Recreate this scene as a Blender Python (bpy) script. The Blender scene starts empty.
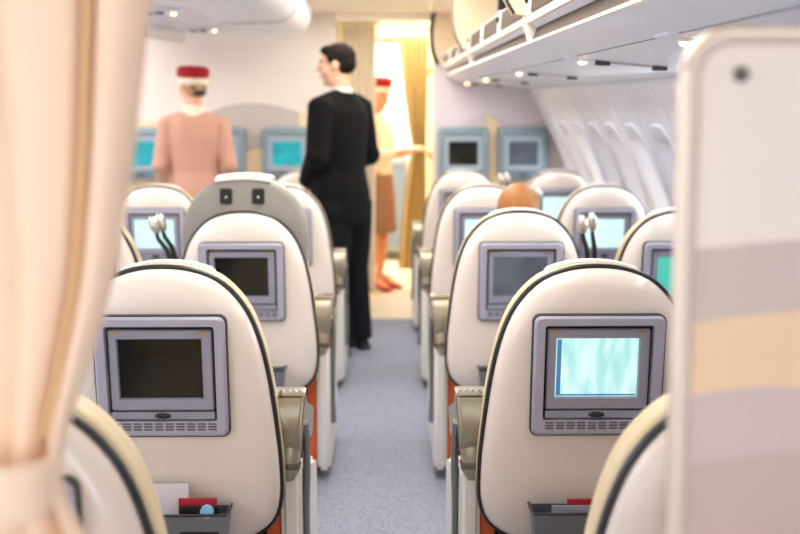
import bpy, bmesh, math, random
from mathutils import Vector, Matrix, noise
random.seed(7)
R = math.radians
PI = math.pi
scene = bpy.context.scene
COL = scene.collection

# ------------------------------------------------------------------ materials
def s2l(c):
    return tuple(((v / 255) / 12.92 if v / 255 <= 0.04045 else ((v / 255 + 0.055) / 1.055) ** 2.4) for v in c)

MATS = {}
def mat(name, rgb, rough=0.5, metal=0.0, coat=0.0, emit=None, estr=0.0, trans=0.0, var=0.0, vscale=6.0, bump=0.0, bscale=200.0, spec=0.5, vstretch=None):
    if name in MATS:
        return MATS[name]
    m = bpy.data.materials.new(name)
    m.use_nodes = True
    nt = m.node_tree
    b = nt.nodes['Principled BSDF']
    c = s2l(rgb) + (1,)
    b.inputs['Base Color'].default_value = c
    b.inputs['Roughness'].default_value = rough
    b.inputs['Metallic'].default_value = metal
    b.inputs['Coat Weight'].default_value = coat
    b.inputs['Coat Roughness'].default_value = 0.12
    b.inputs['Specular IOR Level'].default_value = spec
    tc = nt.nodes.new('ShaderNodeTexCoord')
    src = tc.outputs['Object']
    if vstretch:
        mp = nt.nodes.new('ShaderNodeMapping')
        mp.inputs['Scale'].default_value = vstretch
        nt.links.new(src, mp.inputs['Vector'])
        src = mp.outputs['Vector']
    # every material gets at least a faint procedural mottling
    n = nt.nodes.new('ShaderNodeTexNoise')
    n.inputs['Scale'].default_value = vscale
    n.inputs['Detail'].default_value = 4
    nt.links.new(src, n.inputs['Vector'])
    ramp = nt.nodes.new('ShaderNodeMapRange')
    v = max(var, 0.015)
    ramp.inputs['To Min'].default_value = 1 - v
    ramp.inputs['To Max'].default_value = 1 + v
    nt.links.new(n.outputs['Fac'], ramp.inputs['Value'])
    mx = nt.nodes.new('ShaderNodeVectorMath')
    mx.operation = 'SCALE'
    mx.inputs[0].default_value = c[:3]
    nt.links.new(ramp.outputs['Result'], mx.inputs['Scale'])
    nt.links.new(mx.outputs['Vector'], b.inputs['Base Color'])
    if bump > 0:
        n2 = nt.nodes.new('ShaderNodeTexNoise')
        n2.inputs['Scale'].default_value = bscale
        nt.links.new(src, n2.inputs['Vector'])
        bp = nt.nodes.new('ShaderNodeBump')
        bp.inputs['Strength'].default_value = bump
        bp.inputs['Distance'].default_value = 0.002
        nt.links.new(n2.outputs['Fac'], bp.inputs['Height'])
        nt.links.new(bp.outputs['Normal'], b.inputs['Normal'])
    if emit:
        b.inputs['Emission Color'].default_value = s2l(emit) + (1,)
        b.inputs['Emission Strength'].default_value = estr
    if trans > 0:
        tr = nt.nodes.new('ShaderNodeBsdfTranslucent')
        tr.inputs['Color'].default_value = c
        ms = nt.nodes.new('ShaderNodeMixShader')
        ms.inputs['Fac'].default_value = trans
        out = nt.nodes['Material Output']
        nt.links.new(b.outputs['BSDF'], ms.inputs[1])
        nt.links.new(tr.outputs['BSDF'], ms.inputs[2])
        nt.links.new(ms.outputs['Shader'], out.inputs['Surface'])
    MATS[name] = m
    return m

shell_m = mat('pearl_shell_plastic', (228, 217, 206), rough=0.24, coat=0.35, var=0.03, vscale=3, spec=0.5)
trim_m = mat('dark_rubber_trim', (34, 36, 40), rough=0.35)
leather_m = mat('beige_leather', (214, 196, 160), rough=0.5, var=0.05, vscale=9, bump=0.25, bscale=260)
seatleather_m = mat('seat_leather', (205, 190, 165), rough=0.55, var=0.05, bump=0.2)
linen_m = mat('white_linen', (244, 238, 228), rough=0.8, bump=0.3, bscale=500)
greyhead_m = mat('grey_leather', (140, 135, 127), rough=0.5, var=0.04, bump=0.2)
bezel_m = mat('lilac_grey_plastic', (168, 166, 182), rough=0.42, metal=0.15)
bezel2_m = mat('grey_plastic_door', (146, 146, 162), rough=0.42, metal=0.15)
black_m = mat('black_gap', (14, 14, 17), rough=0.5)
slot_m = mat('slot_grey', (88, 88, 98), rough=0.6)
pewter_m = mat('pewter_metal', (176, 170, 150), rough=0.3, metal=0.65)
pewterd_m = mat('dark_pewter_metal', (112, 108, 94), rough=0.34, metal=0.6)
chrome_m = mat('clear_chrome', (225, 224, 218), rough=0.12, metal=0.9)
panel_m = mat('console_white', (226, 222, 216), rough=0.4, coat=0.15)
greystrip_m = mat('grey_strip', (118, 121, 122), rough=0.4, metal=0.3)
orange_m = mat('orange_plastic', (206, 92, 34), rough=0.5)
base_m = mat('seat_base_brown', (82, 44, 26), rough=0.6)
pocket_m = mat('pocket_grey', (122, 126, 134), rough=0.5)
pocketin_m = mat('pocket_inner', (50, 52, 58), rough=0.7)
brass_m = mat('hinge_brass', (170, 140, 90), rough=0.3, metal=0.8)
silver_m = mat('lamp_silver', (205, 200, 190), rough=0.2, metal=0.85)
lampblack_m = mat('lamp_stalk_black', (24, 28, 28), rough=0.45)
bin_m = mat('bin_cream', (240, 232, 220), rough=0.4, var=0.01)
binint_m = mat('bin_interior_cream', (232, 212, 184), rough=0.5)
strip_m = mat('bin_rail_strip', (72, 54, 36), rough=0.75)
seal_m = mat('bin_seal', (46, 42, 34), rough=0.6)
psu_m = mat('service_panel_white', (222, 228, 242), rough=0.35)
wall_m = mat('cabin_wall_white', (228, 228, 238), rough=0.45)
bulk_m = mat('bulkhead_cream', (224, 214, 206), rough=0.6)
grey_decor_m = mat('decor_grey', (186, 178, 172), rough=0.6)
tan_decor_m = mat('decor_tan', (228, 206, 168), rough=0.6)
mauve_decor_m = mat('decor_mauve', (188, 168, 158), rough=0.6)
mon_m = mat('monitor_blue_grey', (124, 144, 156), rough=0.45)
mon2_m = mat('monitor_bezel_blue_grey', (148, 164, 176), rough=0.45)
ceil_m = mat('ceiling_cream', (246, 238, 222), rough=0.7)
galley_m = mat('galley_cream', (250, 243, 228), rough=0.5)
galleyfl_m = mat('galley_floor_vinyl', (196, 186, 166), rough=0.45, var=0.06, vscale=14)
yellowcurt_m = mat('yellow_curtain', (188, 160, 104), rough=0.85, bump=0.2, trans=0.1)
beigecurt_m = mat('beige_curtain', (230, 221, 202), rough=0.85, trans=0.2)
curt_m = mat('peach_curtain', (247, 221, 194), rough=0.8, var=0.02, bump=0.25, bscale=700, trans=0.22)
crease_shade_m = mat('curtain_crease_shade', (220, 182, 134), rough=0.8)  # brown tone standing for the shade inside the curtain crease
skin_m = mat('skin', (224, 172, 142), rough=0.55, var=0.03, vscale=20)
skin2_m = mat('skin_tan', (216, 146, 104), rough=0.55, var=0.03, vscale=20)
suit_m = mat('black_suit', (9, 8, 8), spec=.2, rough=0.9, bump=0.2, bscale=600)
trouser_m = mat('dark_trousers', (17, 18, 25), spec=.2, rough=0.9, bump=0.2, bscale=600)
shoe_m = mat('black_shoes', (16, 16, 18), rough=0.3)
shirt_m = mat('white_shirt', (240, 236, 230), rough=0.7)
hair_m = mat('dark_brown_hair', (24, 16, 11), spec=.2, rough=0.8, var=0.3, vscale=60, bump=0.5)
blond_m = mat('fair_hair', (176, 138, 96), rough=0.55, var=0.25, vscale=60, bump=0.5)
net_m = mat('hair_net', (48, 42, 44), rough=0.7)
auburn_m = mat('auburn_hair', (158, 100, 38), rough=0.42, var=0.4, vscale=26, bump=0.7, bscale=120, vstretch=(4, 4, .4))
pink_m = mat('rose_beige_jacket', (194, 148, 128), rough=0.85, var=0.03, bump=0.2, bscale=600)
red_m = mat('red_felt_hat', (160, 10, 20), rough=0.8)
cream_m = mat('cream_cloth', (238, 222, 200), rough=0.8)
brown_m = mat('brown_skirt', (150, 108, 82), rough=0.85)
redshoe_m = mat('red_shoes', (170, 40, 26), rough=0.4)
eye_m = mat('eye_white', (235, 232, 228), rough=0.3)
iris_m = mat('iris_dark', (40, 28, 20), rough=0.3)
lip_m = mat('lips', (190, 110, 100), rough=0.5)
glow_m = mat('reading_light_glow', (255, 214, 170), emit=(255, 196, 140), estr=9)
dark_m = mat('dark_vent', (60, 62, 66), rough=0.5)
steel_m = mat('trolley_steel', (160, 168, 176), rough=0.35, metal=0.6)
card_m = mat('pale_card', (214, 210, 214), rough=0.6)
redcard_m = mat('red_magazine', (176, 34, 52), rough=0.5)
blue_m = mat('light_blue_plastic', (130, 190, 226), rough=0.4)
jersey_m = mat('traveller_grey_top', (120, 124, 136), rough=0.85)

def screen_mat(name, base, estr, rough=0.12, blotch=0.0, skyline=False):
    m = bpy.data.materials.new(name)
    m.use_nodes = True
    nt = m.node_tree
    b = nt.nodes['Principled BSDF']
    b.inputs['Roughness'].default_value = rough
    b.inputs['Base Color'].default_value = s2l((16, 17, 18)) + (1,)
    b.inputs['Specular IOR Level'].default_value = 0.35
    tc = nt.nodes.new('ShaderNodeTexCoord')
    mp = nt.nodes.new('ShaderNodeMapping')
    mp.inputs['Scale'].default_value = (34, 1, 9) if skyline else (9, 1, 9)
    nt.links.new(tc.outputs['Object'], mp.inputs['Vector'])
    n = nt.nodes.new('ShaderNodeTexNoise')
    n.inputs['Scale'].default_value = 1.0
    n.inputs['Detail'].default_value = 5
    nt.links.new(mp.outputs['Vector'], n.inputs['Vector'])
    cr = nt.nodes.new('ShaderNodeValToRGB')
    c1 = s2l(base)
    c0 = tuple(v * (1 - blotch) for v in c1) if not skyline else s2l((166, 222, 222))
    cr.color_ramp.elements[0].position = 0.38
    cr.color_ramp.elements[1].position = 0.62
    cr.color_ramp.elements[0].color = c0 + (1,)
    cr.color_ramp.elements[1].color = c1 + (1,)
    nt.links.new(n.outputs['Fac'], cr.inputs['Fac'])
    nt.links.new(cr.outputs['Color'], b.inputs['Emission Color'])
    b.inputs['Emission Strength'].default_value = estr
    return m
SCR = {
    'dark': screen_mat('screen_off', (40, 33, 28), 0.06, blotch=0.6),
    'dim': screen_mat('screen_dim_blue_grey', (116, 124, 140), 0.55, blotch=0.3),
    'city': screen_mat('screen_city_picture', (214, 246, 242), 1.0, skyline=True),
    'cyan': screen_mat('screen_pale_cyan', (206, 252, 250), 1.2, blotch=0.15),
    'green': screen_mat('screen_teal_green', (80, 196, 176), 1.0, blotch=0.2),
    'teal': screen_mat('screen_teal', (20, 180, 190), 0.95, blotch=0.35),
    'blue': screen_mat('screen_blue_strip', (70, 128, 178), 0.9, blotch=0.1),
}

# carpet
def carpet_mat():
    m = bpy.data.materials.new('blue_grey_carpet')
    m.use_nodes = True
    nt = m.node_tree
    b = nt.nodes['Principled BSDF']
    b.inputs['Roughness'].default_value = 0.95
    b.inputs['Specular IOR Level'].default_value = 0.1
    tc = nt.nodes.new('ShaderNodeTexCoord')
    v = nt.nodes.new('ShaderNodeTexVoronoi')
    v.inputs['Scale'].default_value = 95
    nt.links.new(tc.outputs['Object'], v.inputs['Vector'])
    n = nt.nodes.new('ShaderNodeTexNoise')
    n.inputs['Scale'].default_value = 160
    n.inputs['Detail'].default_value = 6
    nt.links.new(tc.outputs['Object'], n.inputs['Vector'])
    ad = nt.nodes.new('ShaderNodeMath'); ad.operation = 'ADD'
    nt.links.new(v.outputs['Distance'], ad.inputs[0]); nt.links.new(n.outputs['Fac'], ad.inputs[1])
    cr = nt.nodes.new('ShaderNodeValToRGB')
    cr.color_ramp.elements[0].position = 0.5
    cr.color_ramp.elements[1].position = 1.1
    cr.color_ramp.elements[0].color = s2l((86, 90, 102)) + (1,)
    cr.color_ramp.elements[1].color = s2l((138, 142, 156)) + (1,)
    nt.links.new(ad.outputs['Value'], cr.inputs['Fac'])
    nt.links.new(cr.outputs['Color'], b.inputs['Base Color'])
    bp = nt.nodes.new('ShaderNodeBump'); bp.inputs['Strength'].default_value = 0.5; bp.inputs['Distance'].default_value = 0.004
    nt.links.new(n.outputs['Fac'], bp.inputs['Height']); nt.links.new(bp.outputs['Normal'], b.inputs['Normal'])
    return m
carpet_m = carpet_mat()

# ------------------------------------------------------------------ mesh helpers
class MB:
    """collects shapes for ONE mesh; each shape may use its own material slot"""
    def __init__(self):
        self.bm = bmesh.new()
        self.mi = 0
    def _mark(self, faces):
        for f in faces:
            f.material_index = self.mi
    def box(self, x0, x1, y0, y1, z0, z1, bev=0.0, seg=2):
        bm = bmesh.new()
        bmesh.ops.create_cube(bm, size=1)
        for v in bm.verts:
            v.co = Vector(((x0 + x1) / 2 + v.co.x * (x1 - x0), (y0 + y1) / 2 + v.co.y * (y1 - y0), (z0 + z1) / 2 + v.co.z * (z1 - z0)))
        if bev > 0:
            bmesh.ops.bevel(bm, geom=bm.edges[:], offset=bev, segments=seg, affect='EDGES', clamp_overlap=True)
        return self.merge(bm)
    def merge(self, bm, M=None):
        if M is not None:
            bmesh.ops.transform(bm, matrix=M, verts=bm.verts[:])
        vm = {}
        for v in bm.verts:
            vm[v] = self.bm.verts.new(v.co)
        for f in bm.faces:
            try:
                nf = self.bm.faces.new([vm[v] for v in f.verts]); nf.material_index = self.mi
            except ValueError:
                pass
        bm.free()
        return self
    def rings(self, rings, close_ends=(True, True), closed=True):
        vs = [[self.bm.verts.new(p) for p in r] for r in rings]
        n = len(vs[0])
        rng = range(n) if closed else range(n - 1)
        for a, b in zip(vs[:-1], vs[1:]):
            for i in rng:
                j = (i + 1) % n
                f = self.bm.faces.new([a[i], a[j], b[j], b[i]]); f.material_index = self.mi
        if closed and close_ends[0] and n > 2:
            f = self.bm.faces.new(list(reversed(vs[0]))); f.material_index = self.mi
        if closed and close_ends[1] and n > 2:
            f = self.bm.faces.new(vs[-1]); f.material_index = self.mi
        return self
    def tube(self, pts, r, n=10, side=None, cap=True, flat=1.0):
        pts = [Vector(p) for p in pts]
        rs = r if isinstance(r, (list, tuple)) else [r] * len(pts)
        rings = []
        pu = None
        for i, p in enumerate(pts):
            d = (pts[min(i + 1, len(pts) - 1)] - pts[max(i - 1, 0)]).normalized()
            if side is not None:
                u = Vector(side)
            elif pu is None:
                u = Vector((1, 0, 0)) if abs(d.x) < 0.9 else Vector((0, 1, 0))
            else:
                u = pu
            u = (u - d * u.dot(d)).normalized()
            pu = u
            w = d.cross(u)
            rr = rs[i]
            a, b = (rr if isinstance(rr, (tuple, list)) else (rr, rr * flat))
            rings.append([p + u * (a * math.cos(t * 2 * PI / n)) + w * (b * math.sin(t * 2 * PI / n)) for t in range(n)])
        return self.rings(rings, (cap, cap))
    def ell(self, c, r, seg=20, rot=None):
        bm = bmesh.new()
        bmesh.ops.create_uvsphere(bm, u_segments=seg, v_segments=max(8, seg * 2 // 3), radius=1)
        M = Matrix.Diagonal((r[0], r[1], r[2], 1))
        if rot is not None:
            M = rot.to_4x4() @ M
        M = Matrix.Translation(c) @ M
        return self.merge(bm, M)
    def prism(self, poly, axis, a0, a1):
        """poly: 2D points; axis: extrude axis 'x','y','z'"""
        def P(p, a):
            return {'x': (a, p[0], p[1]), 'y': (p[0], a, p[1]), 'z': (p[0], p[1], a)}[axis]
        return self.rings([[P(p, a0) for p in poly], [P(p, a1) for p in poly]])
    def cyl(self, c, r, h, axis='z', n=20):
        d = {'x': Vector((1, 0, 0)), 'y': Vector((0, 1, 0)), 'z': Vector((0, 0, 1))}[axis]
        c = Vector(c)
        return self.tube([c - d * h / 2, c + d * h / 2], r, n=n)
    def mesh(self, name, mats, smooth=35, bevel=0.0):
        bmesh.ops.remove_doubles(self.bm, verts=self.bm.verts[:], dist=1e-6)
        bmesh.ops.recalc_face_normals(self.bm, faces=self.bm.faces[:])
        me = bpy.data.meshes.new(name)
        self.bm.to_mesh(me); self.bm.free()
        for m in (mats if isinstance(mats, (list, tuple)) else [mats]):
            me.materials.append(m)
        if smooth:
            for p in me.polygons:
                p.use_smooth = True
            me.set_sharp_from_angle(angle=R(smooth))
        return me

def link(name, me, parent=None, loc=(0, 0, 0), rz=0):
    o = bpy.data.objects.new(name, me)
    COL.objects.link(o)
    o.location = loc
    o.rotation_euler = (0, 0, rz)
    if parent is not None:
        o.parent = parent
    return o

def obj(name, mb, mats, parent=None, loc=(0, 0, 0), smooth=35):
    return link(name, mb.mesh(name, mats, smooth), parent, loc)

def tag(o, label=None, cat=None, group=None, kind=None):
    if label: o['label'] = label
    if cat: o['category'] = cat
    if group: o['group'] = group
    if kind: o['kind'] = kind
    return o

def thing(name, label, cat, loc=(0, 0, 0), rz=0, group=None):
    o = bpy.data.objects.new(name, None)
    o.empty_display_size = 0.1
    COL.objects.link(o)
    o.location = loc
    o.rotation_euler = (0, 0, rz)
    return tag(o, label, cat, group)

def struct(name, mb, mats, parent=None, smooth=35):
    o = obj(name, mb, mats, parent, smooth=smooth)
    o['kind'] = 'structure'
    return o

def catmull(pts, n, closed=True):
    """resample to n points evenly by arc length"""
    P = [Vector(p) for p in pts]
    out = []
    L = len(P)
    rng = range(L) if closed else range(L - 1)
    for i in rng:
        if closed:
            p0, p1, p2, p3 = P[i - 1], P[i], P[(i + 1) % L], P[(i + 2) % L]
        else:
            p0, p1, p2, p3 = P[max(i - 1, 0)], P[i], P[i + 1], P[min(i + 2, L - 1)]
        for k in range(12):
            t = k / 12
            out.append(0.5 * ((2 * p1) + (-p0 + p2) * t + (2 * p0 - 5 * p1 + 4 * p2 - p3) * t * t + (-p0 + 3 * p1 - 3 * p2 + p3) * t ** 3))
    if closed:
        out.append(out[0].copy())
    else:
        out.append(P[-1].copy())
    d = [0]
    for a, b in zip(out[:-1], out[1:]):
        d.append(d[-1] + (b - a).length)
    res = []
    T = d[-1]
    j = 0
    m = n if closed else n - 1
    for k in range(n):
        t = T * k / m
        while j < len(d) - 2 and d[j + 1] < t:
            j += 1
        f = (t - d[j]) / max(1e-9, d[j + 1] - d[j])
        res.append(out[j].lerp(out[j + 1], min(1, f)))
    return res

def rrect(x0, x1, z0, z1, r, n=5):
    pts = []
    for cx, cz, a0 in ((x1 - r, z1 - r, 0), (x0 + r, z1 - r, 90), (x0 + r, z0 + r, 180), (x1 - r, z0 + r, 270)):
        for k in range(n + 1):
            a = R(a0 + 90 * k / n)
            pts.append((cx + r * math.cos(a), cz + r * math.sin(a)))
    return pts

# ------------------------------------------------------------------ SEAT
HALF = [(0, 1.062), (.07, 1.055), (.136, 1.028), (.192, .968), (.226, .89), (.249, .785), (.265, .66), (.274, .56), (.272, .47), (.245, .41), (.17, .372), (0, .358)]
HALF = [(x * .938, z if z < .7 else .7 + (z - .7) * .945) for x, z in HALF]
OUT = catmull([(x, z, 0) for x, z in HALF] + [(-x, z, 0) for x, z in HALF[-2:0:-1]], 96)
OUT = [(p.x, p.y) for p in OUT]
CX, CZ = 0.0, 0.73
TILT = 0.12
def tilt_y(z):
    return TILT * (1.06 - z)
def oring(s, y, dz=0.0, grow=0.0):
    r = []
    for x, z in OUT:
        dx, dzz = x - CX, z - CZ
        l = math.hypot(dx, dzz)
        k = s + grow / l
        zz = CZ + dzz * k + dz
        r.append((CX + dx * k, y + tilt_y(zz), zz))
    return r

CACHE = {}
def cached(key, fn):
    if key not in CACHE:
        CACHE[key] = fn()
    return CACHE[key]

def shell_mesh():
    b = MB()
    rr = [oring(.97, .03), oring(1.0, .025), oring(1.0, .0), oring(.985, -.012), oring(.955, -.024), oring(.90, -.034), oring(.82, -.040), oring(.7, -.0425), oring(.5, -.043), oring(.25, -.043), oring(.05, -.043)]
    b.rings(rr)
    return b.mesh('back_shell', shell_m, 60)

def trim_mesh():
    b = MB()
    N = len(OUT)
    A = oring(1.0, .012, grow=.004)
    rings = []
    for i in range(N):
        p = Vector(A[i]); q = Vector(A[(i + 1) % N]); o = Vector(A[i - 1])
        d = (q - o).normalized(); u = Vector((0, 1, 0)); w = d.cross(u).normalized()
        rings.append([p + u * (.011 * math.cos(t * PI / 4)) + w * (.0058 * math.sin(t * PI / 4)) for t in range(8)])
    rings.append(rings[0])
    b.rings(rings, (False, False))
    return b.mesh('edge_trim', trim_m, 80)

def cushion_mesh():
    b = MB()
    b.rings([oring(.95, .028), oring(.985, .032, grow=.006), oring(1, .044, grow=.008), oring(1, .068, grow=.008), oring(1, .073, grow=.004), oring(1, .078, grow=.007),
             oring(1, .100, grow=.003), oring(1, .105, grow=-.002), oring(1, .110, grow=.000), oring(.97, .14), oring(.92, .165), oring(.8, .185), oring(.4, .19), oring(.05, .19)])
    return b.mesh('backrest', leather_m, 70)

def cover_mesh():
    b = MB()
    sel = sorted([(x, z) for x, z in OUT if abs(x) < .105 and z > .9])
    prof = [(.047, .0), (.047, .0115), (.09, .012), (.135, .0), (.165, -.025), (.20, -.12), (.195, -.12), (.14, -.02)]
    rings = []
    for x, z in sel:
        rings.append([(x, y + tilt_y(z + g), z + g) for y, g in prof])
    b.rings(rings)
    return b.mesh('head_cover', linen_m, 50)

def housing_mesh():
    b = MB()
    o = rrect(-.149, .149, .655, .94, .016)
    o2 = rrect(-.143, .143, .661, .934, .014)
    i1 = rrect(-.124, .124, .692, .918, .006)
    i2 = rrect(-.122, .122, .694, .916, .005)
    def P(poly, y): return [(x, y + tilt_y(z), z) for x, z in poly]
    b.rings([P(o, -.035), P(o, -.062), P(o2, -.068), P(i1, -.068), P(i2, -.044)], (True, True))
    return b.mesh('screen_housing', bezel_m, 30)

def gap_mesh():      # thin dark line around the housing
    b = MB()
    def P(poly, y): return [(x, y + tilt_y(z), z) for x, z in poly]
    b.rings([P(rrect(-.152, .152, .652, .943, .018), -.04), P(rrect(-.152, .152, .652, .943, .018), -.0585), P(rrect(-.149, .149, .655, .94, .016), -.0585), P(rrect(-.149, .149, .655, .94, .016), -.04)], (True, True))
    return b.mesh('housing_gasket', trim_m, 30)

def door_mesh():
    b = MB()
    def P(poly, y): return [(x, y + tilt_y(z), z) for x, z in poly]
    b.rings([P(rrect(-.117, .117, .717, .909, .005), -.045), P(rrect(-.117, .117, .717, .909, .005), -.058), P(rrect(-.114, .114, .72, .906, .004), -.061),
             P(rrect(-.099, .095, .744, .889, .002), -.061), P(rrect(-.097, .093, .746, .887, .002), -.053)], (True, True))
    b.rings([P(rrect(-.118, .118, .697, .714, .003), -.045), P(rrect(-.118, .118, .697, .714, .003), -.0635)])
    return b.mesh('monitor_door', bezel2_m, 30)

def backing_mesh():
    b = MB()
    def P(poly, y): return [(x, y + tilt_y(z), z) for x, z in poly]
    b.rings([P(rrect(-.122, .122, .694, .916, .004), -.043), P(rrect(-.122, .122, .694, .916, .004), -.047)])
    return b.mesh('recess', black_m, 30)

def screen_mesh(kind):
    b = MB()
    def P(x0, x1, z0, z1, y): return [(x, y + tilt_y(z), z) for x, z in rrect(x0, x1, z0, z1, .001, 1)]
    b.rings([P(-.096, .092, .747, .886, -.05), P(-.096, .092, .747, .886, -.0545)])
    ms = [SCR[kind]]
    if kind == 'city':
        b.mi = 1
        b.rings([P(-.094, -.084, .749, .884, -.054), P(-.094, -.084, .749, .884, -.0549)])
        b.rings([P(-.084, .09, .749, .753, -.054), P(-.084, .09, .749, .753, -.0549)])
        ms.append(SCR['blue'])
    return b.mesh('screen', ms, 30)

def latch_mesh():
    b = MB()
    b.ell((0, -.0655 + tilt_y(.706), .7055), (.019, .004, .0068), 16)
    return b.mesh('latch', black_m, 60)

def grille_mesh():
    b = MB()
    for r in range(3):
        z = .687 - r * .0068
        for k in range(10):
            x = -.117 + k * .0245
            b.box(x, x + .0185, -.0695 + tilt_y(z), -.066 + tilt_y(z), z - .0021, z + .0016)
    return b.mesh('speaker_grille', slot_m, 0)

def hinge_mesh(x):
    b = MB()
    if 1:
        b.box(x - .012, x + .012, -.0635 + tilt_y(.906), -.06 + tilt_y(.906), .901, .9055, .001)
    return b.mesh('hinge', brass_m, 0)

def pocket_mesh():
    b = MB()
    # tapered tray standing off the shell, open at the top
    def ring(z, w, d, t=0.0):
        y0 = -.05 + tilt_y(z)
        return [(-w + t, y0 - .0, z), (-w + t, y0 - d + t, z), (w - t, y0 - d + t, z), (w - t, y0 - .0, z)]
    b.rings([ring(.375, .125, .03), ring(.40, .135, .05), ring(.497, .148, .075), ring(.497, .148, .075, .005), ring(.41, .136, .052, .005)])
    return b.mesh('literature_pocket', pocket_m, 25)
def pocketrim_mesh():
    b = MB()
    y = -.05 + tilt_y(.5)
    b.tube([(-.148, y, .5), (-.15, y - .035, .503), (-.145, y - .075, .499), (0, y - .078, .499), (.145, y - .075, .499), (.15, y - .035, .503), (.148, y, .5)], .0035, 8)
    return b.mesh('pocket_rim', trim_m, 50)

def arm_mesh(s):
    b = MB()
    # end cap of the armrest seen from behind: flared at the top, then running forward
    def sec(y, z0, z1, w0, w1, xo=.273):
        o = []
        for x, z in ((-w0, z0), (w0, z0), (w1, z1), (-w1, z1)):
            o.append((s * (xo + x), y, z))
        return o
    rings = []
    for y, z0, z1, w0, w1 in ((.125, .61, .705, .024, .038), (.135, .58, .716, .027, .042), (.16, .56, .716, .028, .043), (.3, .545, .655, .028, .037), (.56, .49, .58, .03, .036), (.62, .49, .56, .028, .032)):
        rings.append(sec(y, z0, z1, w0, w1))
    b.rings(rings)
    bmesh.ops.bevel(b.bm, geom=[e for e in b.bm.edges], offset=.008, segments=3, affect='EDGES', clamp_overlap=True)
    return b.mesh('armrest', pewter_m, 50)
def armneck_mesh(s):
    b = MB()
    b.tube([(s * .273, .17, .60), (s * .272, .16, .56), (s * .270, .158, .525), (s * .270, .165, .50)], [(.033, .03), (.029, .03), (.027, .028), (.02, .022)], 16, side=(1, 0, 0))
    return b.mesh('armrest_neck', pewter_m, 60)
def armknuckle_mesh(s):
    b = MB()
    b.ell((s * .271, .165, .535), (.030, .036, .036), 20)
    return b.mesh('armrest_hinge', pewterd_m, 60)
def armcap_mesh(s):
    b = MB()
    x0, x1 = sorted((s * .232, s * .316))
    b.box(x0, x1, .12, .18, .715, .725, .003)
    for k in range(5):
        xx = x0 + .008 + k * .015
        b.box(xx, xx + .009, .124, .14, .724, .730, .002)
    return b.mesh('armrest_tray_edge', chrome_m, 40)
def console_mesh(s):
    b = MB()
    poly = [(.15, .07), (.17, .04), (.78, .04), (.80, .07), (.80, .33), (.77, .37), (.45, .44), (.2, .525), (.165, .525), (.15, .51)]
    x0, x1 = sorted((s * .251, s * .301))
    b.prism(poly, 'x', x0, x1)
    bmesh.ops.bevel(b.bm, geom=[e for e in b.bm.edges if abs(e.verts[0].co.x - e.verts[1].co.x) < 1e-5], offset=.012, segments=3, affect='EDGES', clamp_overlap=True)
    return b.mesh('side_console', panel_m, 40)
def consolestrip_mesh(s):
    b = MB()
    x = s * .307
    b.tube([(x, .2, .63), (x + s * .004, .21, .585), (x + s * .004, .22, .50), (x, .23, .40), (x, .235, .30), (x, .24, .215)], [(.018, .010)] * 5 + [(.026, .014)], 10, side=(0, 1, 0))
    return b.mesh('grip_strip', greystrip_m, 60)
def orange_mesh(s):
    b = MB()
    x0, x1 = sorted((s * .212, s * .2505))
    b.box(x0, x1, .17, .8, .045, .50, .006)
    return b.mesh('orange_side_panel', orange_m, 30)
def seatbase_mesh():
    b = MB()
    b.prism([(.16, .05), (.72, .05), (.76, .14), (.74, .32), (.2, .35), (.13, .30)], 'x', -.2, .2)
    return b.mesh('seat_base', base_m, 30)
def seatcush_mesh():
    b = MB()
    b.box(-.205, .205, .2, .76, .33, .46, .035, 3)
    return b.mesh('seat', seatleather_m, 60)
def foot_mesh(s):
    b = MB()
    x0, x1 = sorted((s * .13, s * .19))
    b.box(x0, x1, .2, .7, 0.0, .055, .006)
    return b.mesh('leg', dark_m, 30)
def legrest_mesh():
    b = MB()
    b.box(-.2, .2, .765, .81, .1, .42, .02, 3)
    return b.mesh('leg_rest', seatleather_m, 60)
def innerarm_mesh(s):
    b = MB()
    x0, x1 = sorted((s * .278, s * .302))
    b.prism([(.2, .34), (.6, .34), (.66, .42), (.66, .56), (.62, .59), (.22, .62), (.17, .58), (.16, .42)], 'x', x0, x1)
    return b.mesh('inner_armrest', pewterd_m, 40)
def headrest_mesh():
    b = MB()
    pts = [(0, 1.168), (.09, 1.155), (.16, 1.115), (.205, 1.05), (.225, .97), (.225, .85)]
    o = catmull([(x, z, 0) for x, z in reversed(pts)] + [(-x, z, 0) for x, z in pts[1:]], 48, closed=False)
    def ring(s, y): return [(p.x * s, y, .9 + (p.y - .9) * s) for p in o]
    b.rings([ring(.93, .045), ring(.985, .05), ring(1.0, .07), ring(1.0, .15), ring(.97, .18), ring(.9, .19)])
    return b.mesh('raised_headrest', greyhead_m, 60)
def headslot_mesh(x):
    b = MB()
    b.box(x - .022, x + .022, .036, .06, 1.072, 1.128, .004)
    b.mi = 1
    b.ell((x, .036, 1.096), (.005, .004, .005), 10)
    return b.mesh('headrest_slot', [black_m, silver_m], 40)
def headpaper_mesh():
    b = MB()
    rings = []
    for k in range(13):
        x = -.1 + .2 * k / 12
        z = 1.172 - 1.0 * x * x
        rings.append([(x, .04, z - .012), (x, .038, z + .004), (x, .12, z + .009), (x, .2, z + .0), (x, .205, z - .05), (x, .2, z - .05), (x, .19, z - .006), (x, .12, z + .003)])
    b.rings(rings)
    return b.mesh('head_cover', linen_m, 50)

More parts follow.
